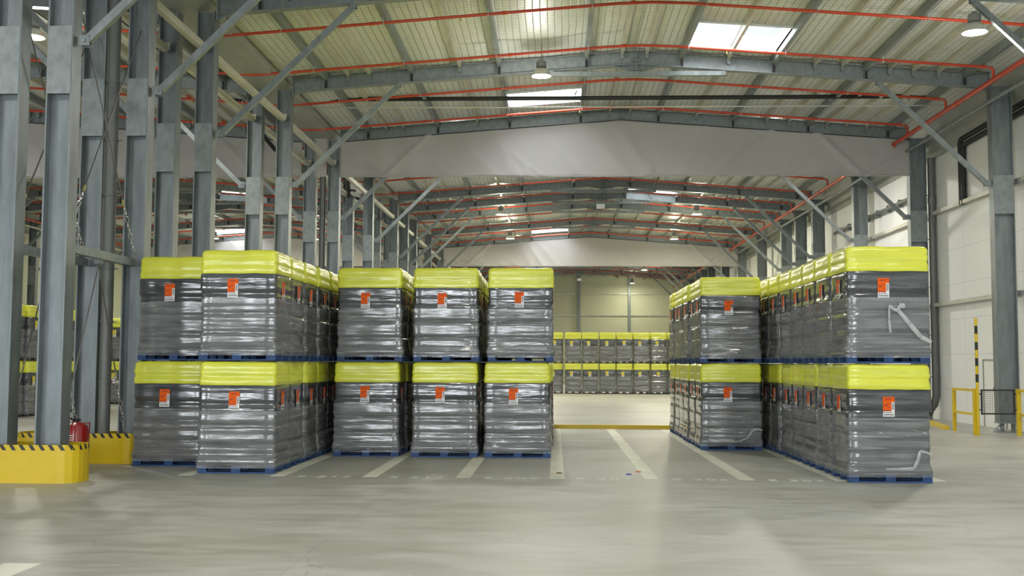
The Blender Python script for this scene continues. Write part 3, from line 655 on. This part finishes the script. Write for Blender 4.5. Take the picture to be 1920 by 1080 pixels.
LAMPS = [(8.40, 21.9, 8.36, 'large at the upper right, below the red pipe'), (-0.365, 27.0, 8.88, 'left of the ridge, over the near stacks'),
         (-2.62, 51.9, 8.78, 'below the big curtain, left one of the nearer pair'), (6.70, 51.9, 8.78, 'below the big curtain, right one of the nearer pair'),
         (-2.60, 62.1, 8.78, 'just before the farther curtain, on the left'), (6.75, 62.3, 8.78, 'just before the farther curtain, on the right'),
         (6.74, 83.2, 8.78, 'seen under the farther curtain'), (6.79, 97.0, 8.78, 'small, in front of the far cream wall'), (-2.6, 83.2, 8.78, 'far away above the covers left of the gap'),
         (-11.4, 23.0, 8.75, 'between the two leftmost columns at the top left'), (-13.9, 62.2, 8.75, 'far in the left hall, right one'), (-19.6, 61.8, 8.75, 'far in the left hall, left one'),
         (-2.6, 8.0, 8.78, 'added overhead near the camera, left'), (6.75, 8.0, 8.78, 'added overhead near the camera, right'), (-2.6, -4.0, 8.78, 'added behind the camera, left'), (6.75, -4.0, 8.78, 'added behind the camera, right'),  # unseen lamps continuing the grid, added to fill the hall evenly
         (-3.4, 38.6, 8.76, 'added unseen just behind the big curtain, left'), (7.6, 38.6, 8.76, 'added unseen just behind the big curtain, right'), (-12.5, 8, 8.75, 'in the left hall near the camera'), (-21.5, 8, 8.75, 'in the left hall near the camera, outer one'),  # also unseen, added for an even fill
         (-13.9, 42, 8.75, 'added in the left hall behind its curtain'), (-21, 30, 8.75, 'added in the left hall before its curtain'), (-2.6, 73, 8.78, 'added behind the farther curtain, left'), (-17, 83, 8.75, 'added at the far end of the left hall')]  # unseen ones too, added to even out the light
proto = None
for x, y, z, s in LAMPS:
    if proto is None:
        t = thing('pendant_lamp', (x, y, z), '', 'lamp', 'round high-bay lamps'); lamp_parts(t, .45); proto = t
    else: t = copy_tree(proto); t.location = (x, y, z)
    for c in kids(t):
        if c.name.startswith('cord'): c.scale.z = (roofz(x) - z) / (.42 + .45)
    t['label'] = 'round high-bay lamp with glowing lens, ' + s
    pw = P_LAMP * (.6 if y < 10 else 1.0 if y < 45 else 1.35 if y < 90 else .45); lc = (1.0, 0.97, 0.88) if y < 40 else (1.0, 0.96, 0.72)
    L_ = bpy.data.lights.new('lamp_light', 'POINT'); L_.energy = pw * .28; L_.shadow_soft_size = .2; L_.color = lc
    lo = bpy.data.objects.new('lamp_light', L_); COL.objects.link(lo); lo.location = (x, y, z - .30)
    L_ = bpy.data.lights.new('lamp_downlight', 'AREA'); L_.shape = 'DISK'; L_.size = .42; L_.energy = pw * .95; L_.color = lc
    lo = bpy.data.objects.new('lamp_downlight', L_); COL.objects.link(lo); lo.location = (x, y, z - .025)

# white boxes under the ridge, heaters at the twin columns
for y, s in ((47.7, 'nearer one under the big curtain'), (90.0, 'tiny one before the far wall')):
    t = thing('sign_box', (1.97, y, 8.46), 'small white box hanging under the ridge, ' + s, 'box', 'white boxes under the ridge')
    link_child(t, 'body', MB().box(-.18, .18, -.06, .06, 0, .2).mesh('body', M['white'])); link_child(t, 'bracket', MB().box(-.01, .01, -.01, .01, .2, 1.44).mesh('bracket', M['galv']))
for y, s in ((41.0, 'nearer one'), (62.0, 'farther one')):
    t = thing('wall_unit', (-7.55, y, 7.98), 'white boxy unit with black bent pipes mounted between the twin columns, ' + s, 'heater', 'white units between the columns')
    link_child(t, 'body', MB().hexa([(-.20, -.25, .05), (.12, -.25, .0), (.12, .25, .0), (-.20, .25, .05), (-.24, -.25, .55), (.16, -.25, .50), (.16, .25, .50), (-.24, .25, .55)]).mesh('body', M['white']))
    c = MB()
    c.tube([(-.30, -.2, .20), (-.22, -.27, .20), (-.05, -.27, .20), (-.02, -.27, .14)], .035, 8); c.tube([(-.30, -.2, .58), (-.22, -.27, .58), (-.05, -.27, .56), (-.02, -.27, .48)], .035, 8); c.tube([(-.28, -.27, -.1), (-.28, -.27, .6)], .04, 8)
    link_child(t, 'pipework', c.mesh('pipework', M['black'], True))

# ------------------------------------------------------------------ bracing at the near left columns
for x, a, b, s in ((-7.16, FR[0], FR[1], 'in the front rank'), (-7.96, FR[0], FR[1], 'in the rear rank')):
    t = thing('cross_beam', (x, a, 3.36), 'horizontal galvanized tube joining the two nearest left columns %s, at mid height' % s, 'beam', 'tubes joining the near left columns')
    link_child(t, 'tube', MB().box(-.06, .06, .16, b - a - .16, -.065, .065).mesh('tube', M['galv']))
    link_child(t, 'lug', MB().box(-.04, .04, (b - a) / 2 - .08, (b - a) / 2 + .08, -.14, -.06).mesh('lug', M['galv']))
def cable(p, q, label, turn=0.72):
    p, q = Vector(p), Vector(q); t = thing('bracing_cable', p, label, 'cable', 'steel bracing cables by the left columns')
    d = q - p; m1 = d * turn
    rp_ = link_child(t, 'rope', MB().tube([(0, 0, 0), m1], .011, 6).mesh('rope', M['cord']))
    link_child(rp_, 'ferrule', MB().tube([m1 * .965, m1 * .995], .022, 8).mesh('ferrule', M['brass']))
    c = MB(); u = d.normalized(); s = Vector((1, 0, 0)); L0 = (d - m1).length; n_ = max(2, int(L0 / .14))
    for i in range(n_):
        a = m1 + u * (L0 * i / n_); b = m1 + u * (L0 * (i + .9) / n_); w = (s if i % 2 else s.cross(u).normalized()) * .028
        c.tube([a, a * .75 + b * .25 + w, a * .25 + b * .75 + w, b, a * .25 + b * .75 - w, a * .75 + b * .25 - w, a], .008, 5)
    link_child(rp_, 'shackle', c.mesh('shackle', M['steelbright']))
ym = (FR[0] + FR[1]) / 2
cable((-7.10, FR[1] - .15, 7.35), (-7.10, FR[0] + .15, 3.45), 'steel cable falling left in the upper cross between the two nearest left columns', .80)
cable((-7.10, FR[0] + .15, 7.35), (-7.10, FR[1] - .15, 3.45), 'steel cable falling right in the upper cross between the two nearest left columns', .80)
cable((-7.16, ym, 3.20), (-7.16, FR[0] + .2, .35), 'steel cable falling left from the tube between the two nearest left columns', .80)
cable((-7.16, ym, 3.20), (-7.16, FR[1] - .17, .40), 'steel cable falling right from the tube between the two nearest left columns', .62)
cable((-7.96, FR[1] - .15, 7.35), (-7.96, FR[0] + .15, 3.45), 'steel cable falling left in the rear upper cross, seen against the curtain', .84)
cable((-7.96, FR[0] + .15, 7.35), (-7.96, FR[1] - .15, 3.45), 'steel cable falling right in the rear upper cross, at the top left', .84)
cable((-7.96, ym, 3.20), (-7.96, FR[0] + .2, .35), 'steel cable falling left below the rear tube, in front of the far left stacks', .84)
cable((-7.96, ym, 3.20), (-7.96, FR[1] - .17, .40), 'steel cable falling right below the rear tube, behind the nearest column', .70)

# ------------------------------------------------------------------ yellow column guards
def guard(x0, x1, y0, y1, h, label):
    t = thing('column_guard', ((x0 + x1) / 2, (y0 + y1) / 2, 0), label, 'guard', 'yellow column guards')
    cx, cy = (x0 + x1) / 2, (y0 + y1) / 2; hx, hy = (x1 - x0) / 2, (y1 - y0) / 2; c = .26; tk = .02
    def ring(k):
        a, b = hx - k, hy - k; r = c - k * .5; P = []
        for (sx, sy, a0) in ((1, -1, -90), (1, 1, 0), (-1, 1, 90), (-1, -1, 180)):
            for j in range(5):
                an = math.radians(a0 + 90 * j / 4); P.append((sx * (a - r) + r * math.cos(an), sy * (b - r) + r * math.sin(an)))
        return P
    def wall(k0, k1, z0, z1):
        mb = MB(); A, B = ring(k0), ring(k1); n_ = len(A)
        for i in range(n_):
            j = (i + 1) % n_
            mb.hexa([(*A[i], z0), (*A[j], z0), (*B[j], z0), (*B[i], z0), (*A[i], z1), (*A[j], z1), (*B[j], z1), (*B[i], z1)])
        return mb
    gp = link_child(t, 'guard_panel', wall(0, tk, 0, h).mesh('guard_panel', M['yellowp']))
    # hazard tape band around the top: slanted black stripes over yellow
    A = ring(-.003); per = []; L_ = 0; n_ = len(A)
    for i in range(n_):
        j = (i + 1) % n_; l = math.dist(A[i], A[j]); per.append((L_, l, A[i], A[j])); L_ += l
    def at(s_):
        s_ %= L_
        for (a, l, p, q) in per:
            if s_ <= a + l + 1e-6: u = (s_ - a) / l if l else 0; return (p[0] + (q[0] - p[0]) * u, p[1] + (q[1] - p[1]) * u)
        return per[-1][3]
    mb = MB(); N_ = int(L_ / .135); st = L_ / N_; bh = .075
    for i in range(N_):
        a = i * st
        P = [(*at(a + .05), h - bh), (*at(a + .05 + .055), h - bh), (*at(a + .055), h), (*at(a), h)]
        mb.quad(P)
    link_child(gp, 'hazard_tape', mb.mesh('hazard_tape', M['blackp']))
guard(-9.05, -6.66, 15.06, 15.72, .53, 'nearest yellow column guard with black hazard stripes, at the left edge of the floor')
guard(-9.05, -6.90, 18.0, 18.66, .50, 'second yellow column guard, right of the red extinguisher and beside the left stacks')

# wheeled extinguisher
t = thing('fire_extinguisher', (-7.50, 16.95, 0), 'red wheeled fire extinguisher standing between the two yellow column guards', 'fire extinguisher')
link_child(t, 'tank', MB().lathe([(0, .08), (.15, .09), (.185, .13), (.185, .62), (.17, .69), (.10, .735), (.05, .75), (0, .75)], 0, 0, 28).mesh('tank', M['redx'], True))
link_child(t, 'valve', MB().tube([(0, 0, .74), (0, 0, .80)], .035, 10).box(-.09, .06, -.02, .02, .785, .80).tube([(-.06, 0, .77), (.07, 0, .77)], .012, 6).mesh('valve', M['blackp']))
link_child(t, 'hose', MB().tube([(-.03, -.04, .78), (-.12, -.10, .84), (-.20, -.12, .80), (-.22, -.13, .5), (-.19, -.14, .3)], .016, 8).mesh('hose', M['blackp'], True))
for sx in (-1, 1):
    link_child(t, 'wheel', MB().tube([(-.08 + sx * .06, .20, .10), (-.08 + sx * .09, .20, .10)], .10, 20).mesh('wheel', M['blackp']))
link_child(t, 'handle', MB().tube([(-.13, .16, .2), (-.13, .20, .72), (.13, .20, .72), (.13, .16, .2)], .012, 8).mesh('handle', M['redx'], True))
mb = MB()
for i in range(5): mb.box(-.06, .05 - .02 * (i % 2), -.189, -.186, .40 + i * .035, .415 + i * .035)
link_child(t, 'instruction_print', mb.mesh('instruction_print', M['paper']))

# ------------------------------------------------------------------ kerbs
def kerb(pts, label):
    mb = MB()
    for a, b in zip(pts[:-1], pts[1:]):
        mb.bar((a[0], a[1], .05), (b[0], b[1], .05), .14, .10)
    return tag(mb.build('kerb', M['yellowp']), label, 'kerb', 'yellow kerbs')
kerb([(-6.4, 28.68), (5.6, 28.68)], 'long low yellow kerb across the back of the storage lanes')
kerb([(10.75, 32.1), (10.22, 29.2)], 'short low yellow kerb on the floor by the right wall downpipe')

# ------------------------------------------------------------------ guard rail with mesh gate
t = thing('guard_rail', (10.26, 28.72, 0), 'yellow two-rail guard rail left of the black mesh gate', 'guard rail', 'yellow guard rails by the right wall')
ax, ay = 10.17 - 10.26, 27.05 - 28.72
link_child(t, 'post', MB().box(-.04, .04, -.04, .04, 0, 1.11).mesh('post', M['yellowp'])); link_child(t, 'post', MB().box(ax - .05, ax + .05, ay - .05, ay + .05, 0, 1.13).mesh('post', M['yellowp']))
for z in (1.08, .50): link_child(t, 'rail', MB().bar((0, 0, z), (ax, ay, z), .06, .06).mesh('rail', M['yellowp']))
t = thing('marker_post', (10.17, 26.99, 0), 'tall thin yellow and black banded post beside the mesh gate', 'post')
mp_ = link_child(t, 'post', MB().tube([(-.0, -.09, 0), (-.0, -.09, 2.83)], .035, 12).mesh('post', M['yellowp'], True))
for i in range(4):
    z = 1.28 + i * .39 ; link_child(mp_, 'band', MB().tube([(0, -.09, z), (0, -.09, z + .19)], .037, 12).mesh('band', M['blackp'], True))
t = thing('mesh_gate', (10.28, 26.98, 0), 'black framed wire mesh gate panel between yellow posts', 'gate')
c = MB(); gx, gy = .80, -.02
for z in (.52, 1.09): c.bar((0, 0, z), (gx, gy, z), .03, .035)
for x in (0.015, gx - .015): c.bar((x, 0, .50), (x, 0, 1.10), .035, .03)
c.box(.30, .315, -.02, -.01, 1.05, 1.17)
for z in (.60, .98): c.box(-.07, 0, -.012, .012, z, z + .03); c.box(gx, gx + .05, -.012, .012, z, z + .03)
link_child(t, 'frame', c.mesh('frame', M['blackp'])); c = MB()
for i in range(1, 15): c.box(gx * i / 15 - .002, gx * i / 15 + .002, -.004, 0, .52, 1.09)
for i in range(1, 11): c.box(0, gx, -.004, 0, .52 + .57 * i / 11 - .002, .52 + .57 * i / 11 + .002)
link_child(t, 'wire_mesh', c.mesh('wire_mesh', M['mesh']))
t = thing('guard_rail', (11.16, 26.96, 0), 'yellow two-rail guard rail right of the black mesh gate, cut by the frame edge', 'guard rail', 'yellow guard rails by the right wall')
link_child(t, 'post', MB().box(-.045, .045, -.045, .045, 0, 1.12).mesh('post', M['yellowp'])); link_child(t, 'post', MB().box(-.0, .08, -2.54, -2.46, 0, 1.12).mesh('post', M['yellowp']))
for z in (1.08, .50): link_child(t, 'rail', MB().bar((0, 0, z), (.04, -2.5, z), .06, .06).mesh('rail', M['yellowp']))

# litter
for x, y, m, s, nm in ((1.12, 16.95, 'litterb', 'small blue plastic scrap on the floor of the empty lane', 'plastic_scrap'), (1.30, 17.35, 'litterr', 'small orange scrap on the floor behind the blue scrap', 'plastic_scrap'), (0.06, 17.0, 'litterw', 'small brown wood chip on the white stripe', 'wood_chip')):
    mb = MB(); mb.hexa([(-.045, -.03, 0), (.04, -.035, 0), (.05, .03, 0), (-.035, .025, 0), (-.04, -.025, .012), (.03, -.03, .02), (.045, .02, .012), (-.03, .02, .018)])
    o = mb.build(nm, M[m]); o.location = (x, y, .004 if nm == 'wood_chip' else 0); tag(o, s, 'litter')

# ------------------------------------------------------------------ pallet loads
def ring_pts(hx, hy, r, n=5, sx_sub=8):
    P = []
    cs = [(hx - r, -(hy - r), -90), (hx - r, hy - r, 0), (-(hx - r), hy - r, 90), (-(hx - r), -(hy - r), 180)]
    for i, (cx, cy, a0) in enumerate(cs):
        for j in range(n):
            a = math.radians(a0 + 90 * j / (n - 1)); P.append((cx + r * math.cos(a), cy + r * math.sin(a)))
        nx_, ny_, na = cs[(i + 1) % 4]
        a = math.radians(a0 + 90); p0 = (cx + r * math.cos(a), cy + r * math.sin(a)); p1 = (nx_ + r * math.cos(a), ny_ + r * math.sin(a))
        for j in range(1, sx_sub): P.append((p0[0] + (p1[0] - p0[0]) * j / sx_sub, p0[1] + (p1[1] - p0[1]) * j / sx_sub))
    return P
def wrapped(prof, w, d, r, seed, amp, offs, closed_top=False, zw=0.0):
    """prof: list of (z, inset)"""
    mb = MB(); n_ = None
    for z, ins in prof:
        ox, oy = offs(z); P = ring_pts(w / 2 - ins, d / 2 - ins, max(.02, r)); n_ = len(P)
        for (x, y) in P:
            q = noise.noise(Vector((x * 3.1 + seed * 7, y * 3.1, z * 7))) * amp + noise.noise(Vector((x * 9 + seed * 3, y * 9, z * 16))) * amp * .45
            l = math.hypot(x, y); mb.v.append((x * (1 + q / l) + ox, y * (1 + q / l) + oy, z + zw * noise.noise(Vector((x * 4 + seed, y * 4, 1.0)))))
    for i in range(len(prof) - 1):
        for k in range(n_):
            a = i * n_ + k; b = i * n_ + (k + 1) % n_; mb.f.append((a, b, b + n_, a + n_)); mb.m.append(0)
    if closed_top: mb.f.append(tuple((len(prof) - 1) * n_ + k for k in range(n_))); mb.m.append(0)
    return mb
def pallet_mesh(w, d, m):
    mb = MB(); hx, hy = w / 2, d / 2
    for y in (-hy, -.05, hy - .10): mb.box(-hx, hx, y, y + .10, 0, .022)           # bottom runners
    for y in (-hy, -.05, hy - .10):
        for x in (-hx, -.07, hx - .14): mb.box(x, x + .14, y, y + .10, .022, .10)
    n_ = 7
    for i in range(n_): a = -hy + i * (d - .10) / (n_ - 1); mb.box(-hx, hx, a, a + .10, .118, .136)
    for x in (-hx, -.07, hx - .14): mb.box(x, x + .14, -hy, hy, .10, .118)
    return mb.mesh('pallet', m)
def label_mesh(m_main):
    mb = MB(); base = MB(); w, h = .165, .285; y = 0
    base.box(-w / 2, w / 2, -.002, 0, 0, h, 0)
    def r(x0, x1, z0, z1, mi): mb.box(x0, x1, -.0035, -.0018, z0, z1, mi)
    r(-w / 2, w / 2, h - .075, h, 0); r(-w / 2, w / 2 - .045, .078, h - .075, 0)
    def k(x0, x1, z0, z1, mi): mb.box(x0, x1, -.0048, -.0034, z0, z1, mi)
    k(-.06, .055, h - .030, h - .020, 3); k(-.05, .03, h - .046, h - .038, 3); k(-.035, .03, h - .10, h - .092, 3); k(-.07, -.02, h - .13, h - .112, 3)
    k(-.02, .025, h - .155, h - .148, 3); k(-.075, .03, .084, .096, 3)
    i = 0; z = .10
    while z < h - .085: b = .003 + .003 * ((i * 7) % 3); base.box(w / 2 - .038, w / 2 - .010, -.003, -.0018, z, z + b, 1); z += b + .0045; i += 1
    x = -.07; i = 0
    while x < .06: b = .003 + .003 * ((i * 5) % 3); base.box(x, x + b, -.003, -.0018, .016, .040, 1); x += b + .004; i += 1
    base.box(-.07, -.055, -.003, -.0018, .052, .068, 1); base.box(-.04, .05, -.003, -.0018, .056, .064, 1)
    return base.mesh('label', [M['paper'], M['ink']]), mb.mesh('label_panel', [m_main, M['paper'], M['ink'], M['inkred']])
LAB_O, LAB_Y = label_mesh(M['orange']), label_mesh(M['yellowlabel'])
def add_label(t, lm):
    a = link_child(t, 'label', lm[0]); link_child(a, 'label_panel', lm[1]); return a
HL = 1.70
def make_load(w, d, seed, far=False):
    r = random.Random(seed); t = bpy.data.objects.new('pallet_load', None); COL.objects.link(t)
    lo = [(r.uniform(-.008, .008), r.uniform(-.006, .006)) for _ in range(6)]; seams = [.136, .43, .73, 1.04, 1.36]
    seams = [s + r.uniform(-.012, .012) if i else s for i, s in enumerate(seams)]; amps = [r.uniform(.016, .030) for _ in range(4)]
    leanx, leany = r.uniform(-.012, .012), r.uniform(-.008, .008)
    def lay(z):
        i = 0
        while i < 3 and z > seams[i + 1]: i += 1
        return i
    def offs(z):
        a = lo[lay(z)]; return (a[0] + leanx * z, a[1] + leany * z)
    def inset(z):
        i = lay(z); u = (z - seams[i]) / (seams[i + 1] - seams[i]); u = max(0, min(1, u))
        ins = .030 - amps[i] * (math.sin(math.pi * u) ** .45) - (.004 * math.sin(u * 3 * math.pi))
        if z < .30: ins -= .040 * ((.30 - z) / .17) ** 1.5
        return ins
    zs = [.125 + (1.37 - .125) * i / 44 for i in range(45)]
    pm = M['darkwood'] if far else M['bluewood']
    link_child(t, 'pallet', pallet_mesh(w - .012, d - .035, pm))
    link_child(t, 'wrapped_goods', wrapped([(z, inset(max(.136, z))) for z in zs], w, d - .03, .045, seed, .006, offs).mesh('wrapped_goods', M['load'], True))
    zf = .93 + r.uniform(-.02, .03)
    fz = [.078 + (zf - .078) * i / 34 for i in range(35)]
    link_child(t, 'stretch_film', wrapped([(z, inset(max(.136, z)) - .007) for z in fz], w, d - .03, .047, seed, .006, offs).mesh('stretch_film', M['film'], True))
    ct = [(1.335, .030), (1.338, .006), (1.36, .000), (1.41, -.001), (1.45, .006), (1.475, .012), (1.50, .006), (1.55, .003), (1.585, .012), (1.61, .010), (1.65, .012), (1.675, .022), (1.685, .030), (1.694, .036), (1.70, .052), (1.697, .09), (1.693, .2)]
    link_child(t, 'top_cover', wrapped(ct, w, d - .03, .055, seed + .5, .009, lambda z: offs(1.3), True, zw=.012).mesh('top_cover', M['cover'], True))
    lm = LAB_Y if far else LAB_O
    a = add_label(t, lm); lx = r.uniform(-.10, -.01); a.location = (lx + leanx * 1.1, -d / 2 + .013 + leany * 1.1, .965 + r.uniform(-.02, .02)); a.rotation_euler = (0, 0, 0)
    b = add_label(t, lm)
    return t, b, r
SIDE = {}
def lane_protos(w, d, side, far, seeds):
    out = []
    for s in seeds:
        t, b, r = make_load(w, d, s, far)
        if side < 0: b.rotation_euler = (0, 0, -math.pi / 2); b.location = (-w / 2 + .002, r.uniform(-.05, .05), .955)
        else: b.rotation_euler = (0, 0, math.pi / 2); b.location = (w / 2 - .002, r.uniform(-.05, .05), .955)
        t.location = (0, 0, 0); out.append(t)
    return out
used = set()
def place(protos, k, x, y, z, rz, label, group):
    p = protos[k % len(protos)]
    if p.name not in used: used.add(p.name); t = p
    else: t = copy_tree(p)
    t.location = (x, y, z); t.rotation_euler = (0, 0, rz); tag(t, label, 'pallet load', group)
    return t
PD, STEP = .955, .975
PRA = lane_protos(1.20, PD, 1, False, [1, 2, 3, 4, 5])      # side label on the right
PRB = lane_protos(1.20, PD, -1, False, [6, 7, 8, 9, 10])    # side label on the left
PRF = lane_protos(.905, 1.15, 1, True, [11, 12, 13, 14])
lanes = [  # protos, x centre, front y, count, description
    (PRA, -6.27, 17.68, 10, 'in the leftmost lane, against the grey columns'), (PRA, -4.86, 16.60, 11, 'in the second lane from the left, at the near white stripe'),
    (PRA, -3.42, 19.78, 9, 'in the lane marked S 313'), (PRA, -2.01, 19.74, 9, 'in the lane marked S 311'), (PRA, -0.665, 19.74, 9, 'in the lane marked S 309, left edge of the empty lanes'),
    (PRB, 3.46, 21.80, 7, 'in the lane marked S 303, right edge of the empty lanes'), (PRB, 4.83, 16.06, 12, 'in the rightmost lane, marked S 301')]
cnt = 0; near = {}
posn = ['front one', 'second from the front', 'third from the front', 'fourth from the front', 'fifth from the front', 'sixth from the front', 'seventh from the front', 'eighth from the front', 'ninth from the front', 'tenth from the front', 'eleventh from the front', 'twelfth from the front']
for li, (pr, x, yf, cn, desc) in enumerate(lanes):
    for tier in (0, 1):
        for k in range(cn):
            y = yf + PD / 2 + k * STEP
            if y > 28.1: continue
            jx, jy = rnd.uniform(-.02, .02), rnd.uniform(-.006, .006); rz = rnd.uniform(-.008, .008)
            if k == 0 and tier == 1: jx += (.02, -.005, .03, .02, .02, -.01, -.02)[li]
            lab = 'film-wrapped load with yellow cover, %s tier, %s, %s' % (('lower', 'upper')[tier], posn[k].replace('front one', 'at the front').replace('from the front', 'from front'), ('leftmost lane', 'second lane from left', 'third lane from left', 'middle lane of the seven', 'lane left of the empty floor', 'lane right of the empty floor', 'rightmost lane')[li])
            o = place(pr, rnd.randrange(5) if k or tier else li + 1, x + jx, y + jy, tier * (HL + .018), rz, lab, 'pallet loads ' + desc)
            near[(li, tier, k)] = o; cnt += 1
for tier in (0, 1):      # far row across the hall
    for k in range(-1, 9):
        x = 1.0 + k * .95; y = 61.15 + .575
        if k == -1: x = -.02; y += .35
        lab = 'small distant yellow-topped load, far row, %s tier, number %s from its left' % (('lower', 'upper')[tier], ['one', 'two', 'three', 'four', 'five', 'six', 'seven', 'eight', 'nine', 'ten'][k + 1])
        place(PRF, (k * 3 + tier) % 4, x, y, tier * (HL + .0), 0, lab, 'distant loads in the far row')
for tier in (0, 1):      # stack beyond the left columns
    for k in range(6):
        lab = 'yellow-topped load between the left columns, %s tier, %s of its row' % (('lower', 'upper')[tier], posn[k])
        t = place(PRF, (k + tier * 2) % 4, -16.60, 31.8 + .475 + k * .97, tier * HL, math.pi / 2 if k else 0.0, lab, 'loads beyond the left columns')
        if k == 0: t.rotation_euler = (0, 0, 0); t.location.y += -.1
    for k in range(6):
        lab = 'yellow-topped load in the row behind the downpipe, %s tier, number %s from left' % (('lower', 'upper')[tier], ['one', 'two', 'three', 'four', 'five', 'six'][k])
        place(PRF, (k + tier) % 4, -17.35 + k * .95, 43.2, tier * HL, 0, lab, 'loads of the farther left row')
mb = MB()
for i in range(14): mb.box(-17.8 + i * .35, -17.8 + (i + 1) * .35, 42.585, 42.59, .83, .92, i % 2)
tag(mb.build('barrier_tape', [M['redx'], M['paper']]), 'red and white barrier tape stretched before the farther left row', 'tape')

# loose film tails on some loads
FT = bpy.data.materials.new('loose_film'); FT.use_nodes = True; nt = FT.node_tree; pb = nt.nodes['Principled BSDF']
pb.inputs['Base Color'].default_value = (.8, .82, .82, 1); pb.inputs['Roughness'].default_value = .2; pb.inputs['Alpha'].default_value = .38
def tail(o, pts, w):
    mb = MB(); n_ = len(pts)
    for i in range(n_ - 1):
        (x0, z0, w0), (x1, z1, w1) = pts[i], pts[i + 1]
        y0 = -PD / 2 - .022 - .008 * (i % 2); y1 = -PD / 2 - .022 - .008 * ((i + 1) % 2)
        dx, dz = x1 - x0, z1 - z0; l = math.hypot(dx, dz); nx_, nz_ = -dz / l, dx / l
        mb.quad([(x0 - nx_ * w0 * w, y0, z0 - nz_ * w0 * w), (x1 - nx_ * w1 * w, y1, z1 - nz_ * w1 * w), (x1 + nx_ * w1 * w, y1 - .012, z1 + nz_ * w1 * w), (x0 + nx_ * w0 * w, y0 - .012, z0 + nz_ * w0 * w)])
    c = link_child(o, 'film_tail', mb.mesh('film_tail', FT, True)); m = c.modifiers.new('thickness', 'SOLIDIFY'); m.thickness = .002
tail(near[(6, 1, 0)], [(.02, .44, 1), (.0, .62, .8), (.01, .84, .6), (.06, .78, 1), (.14, .76, 1.2), (.30, .56, 1.5), (.45, .38, 1.5), (.60, .30, 1.2)], .022)
tail(near[(6, 1, 0)], [(.12, .76, 1), (.19, .86, 1.4), (.22, .80, 1.2)], .022)
tail(near[(6, 0, 0)], [(-.08, .20, .6), (.10, .20, .8), (.32, .21, 1.2), (.38, .34, 1.2), (.41, .46, 1.0), (.50, .44, .7), (.58, .40, .5)], .022)
tail(near[(5, 0, 0)], [(-.05, .16, .5), (.15, .18, .8), (.30, .24, 1), (.42, .40, 1.2), (.52, .42, 1), (.60, .40, .5)], .020)
print('loads', cnt)
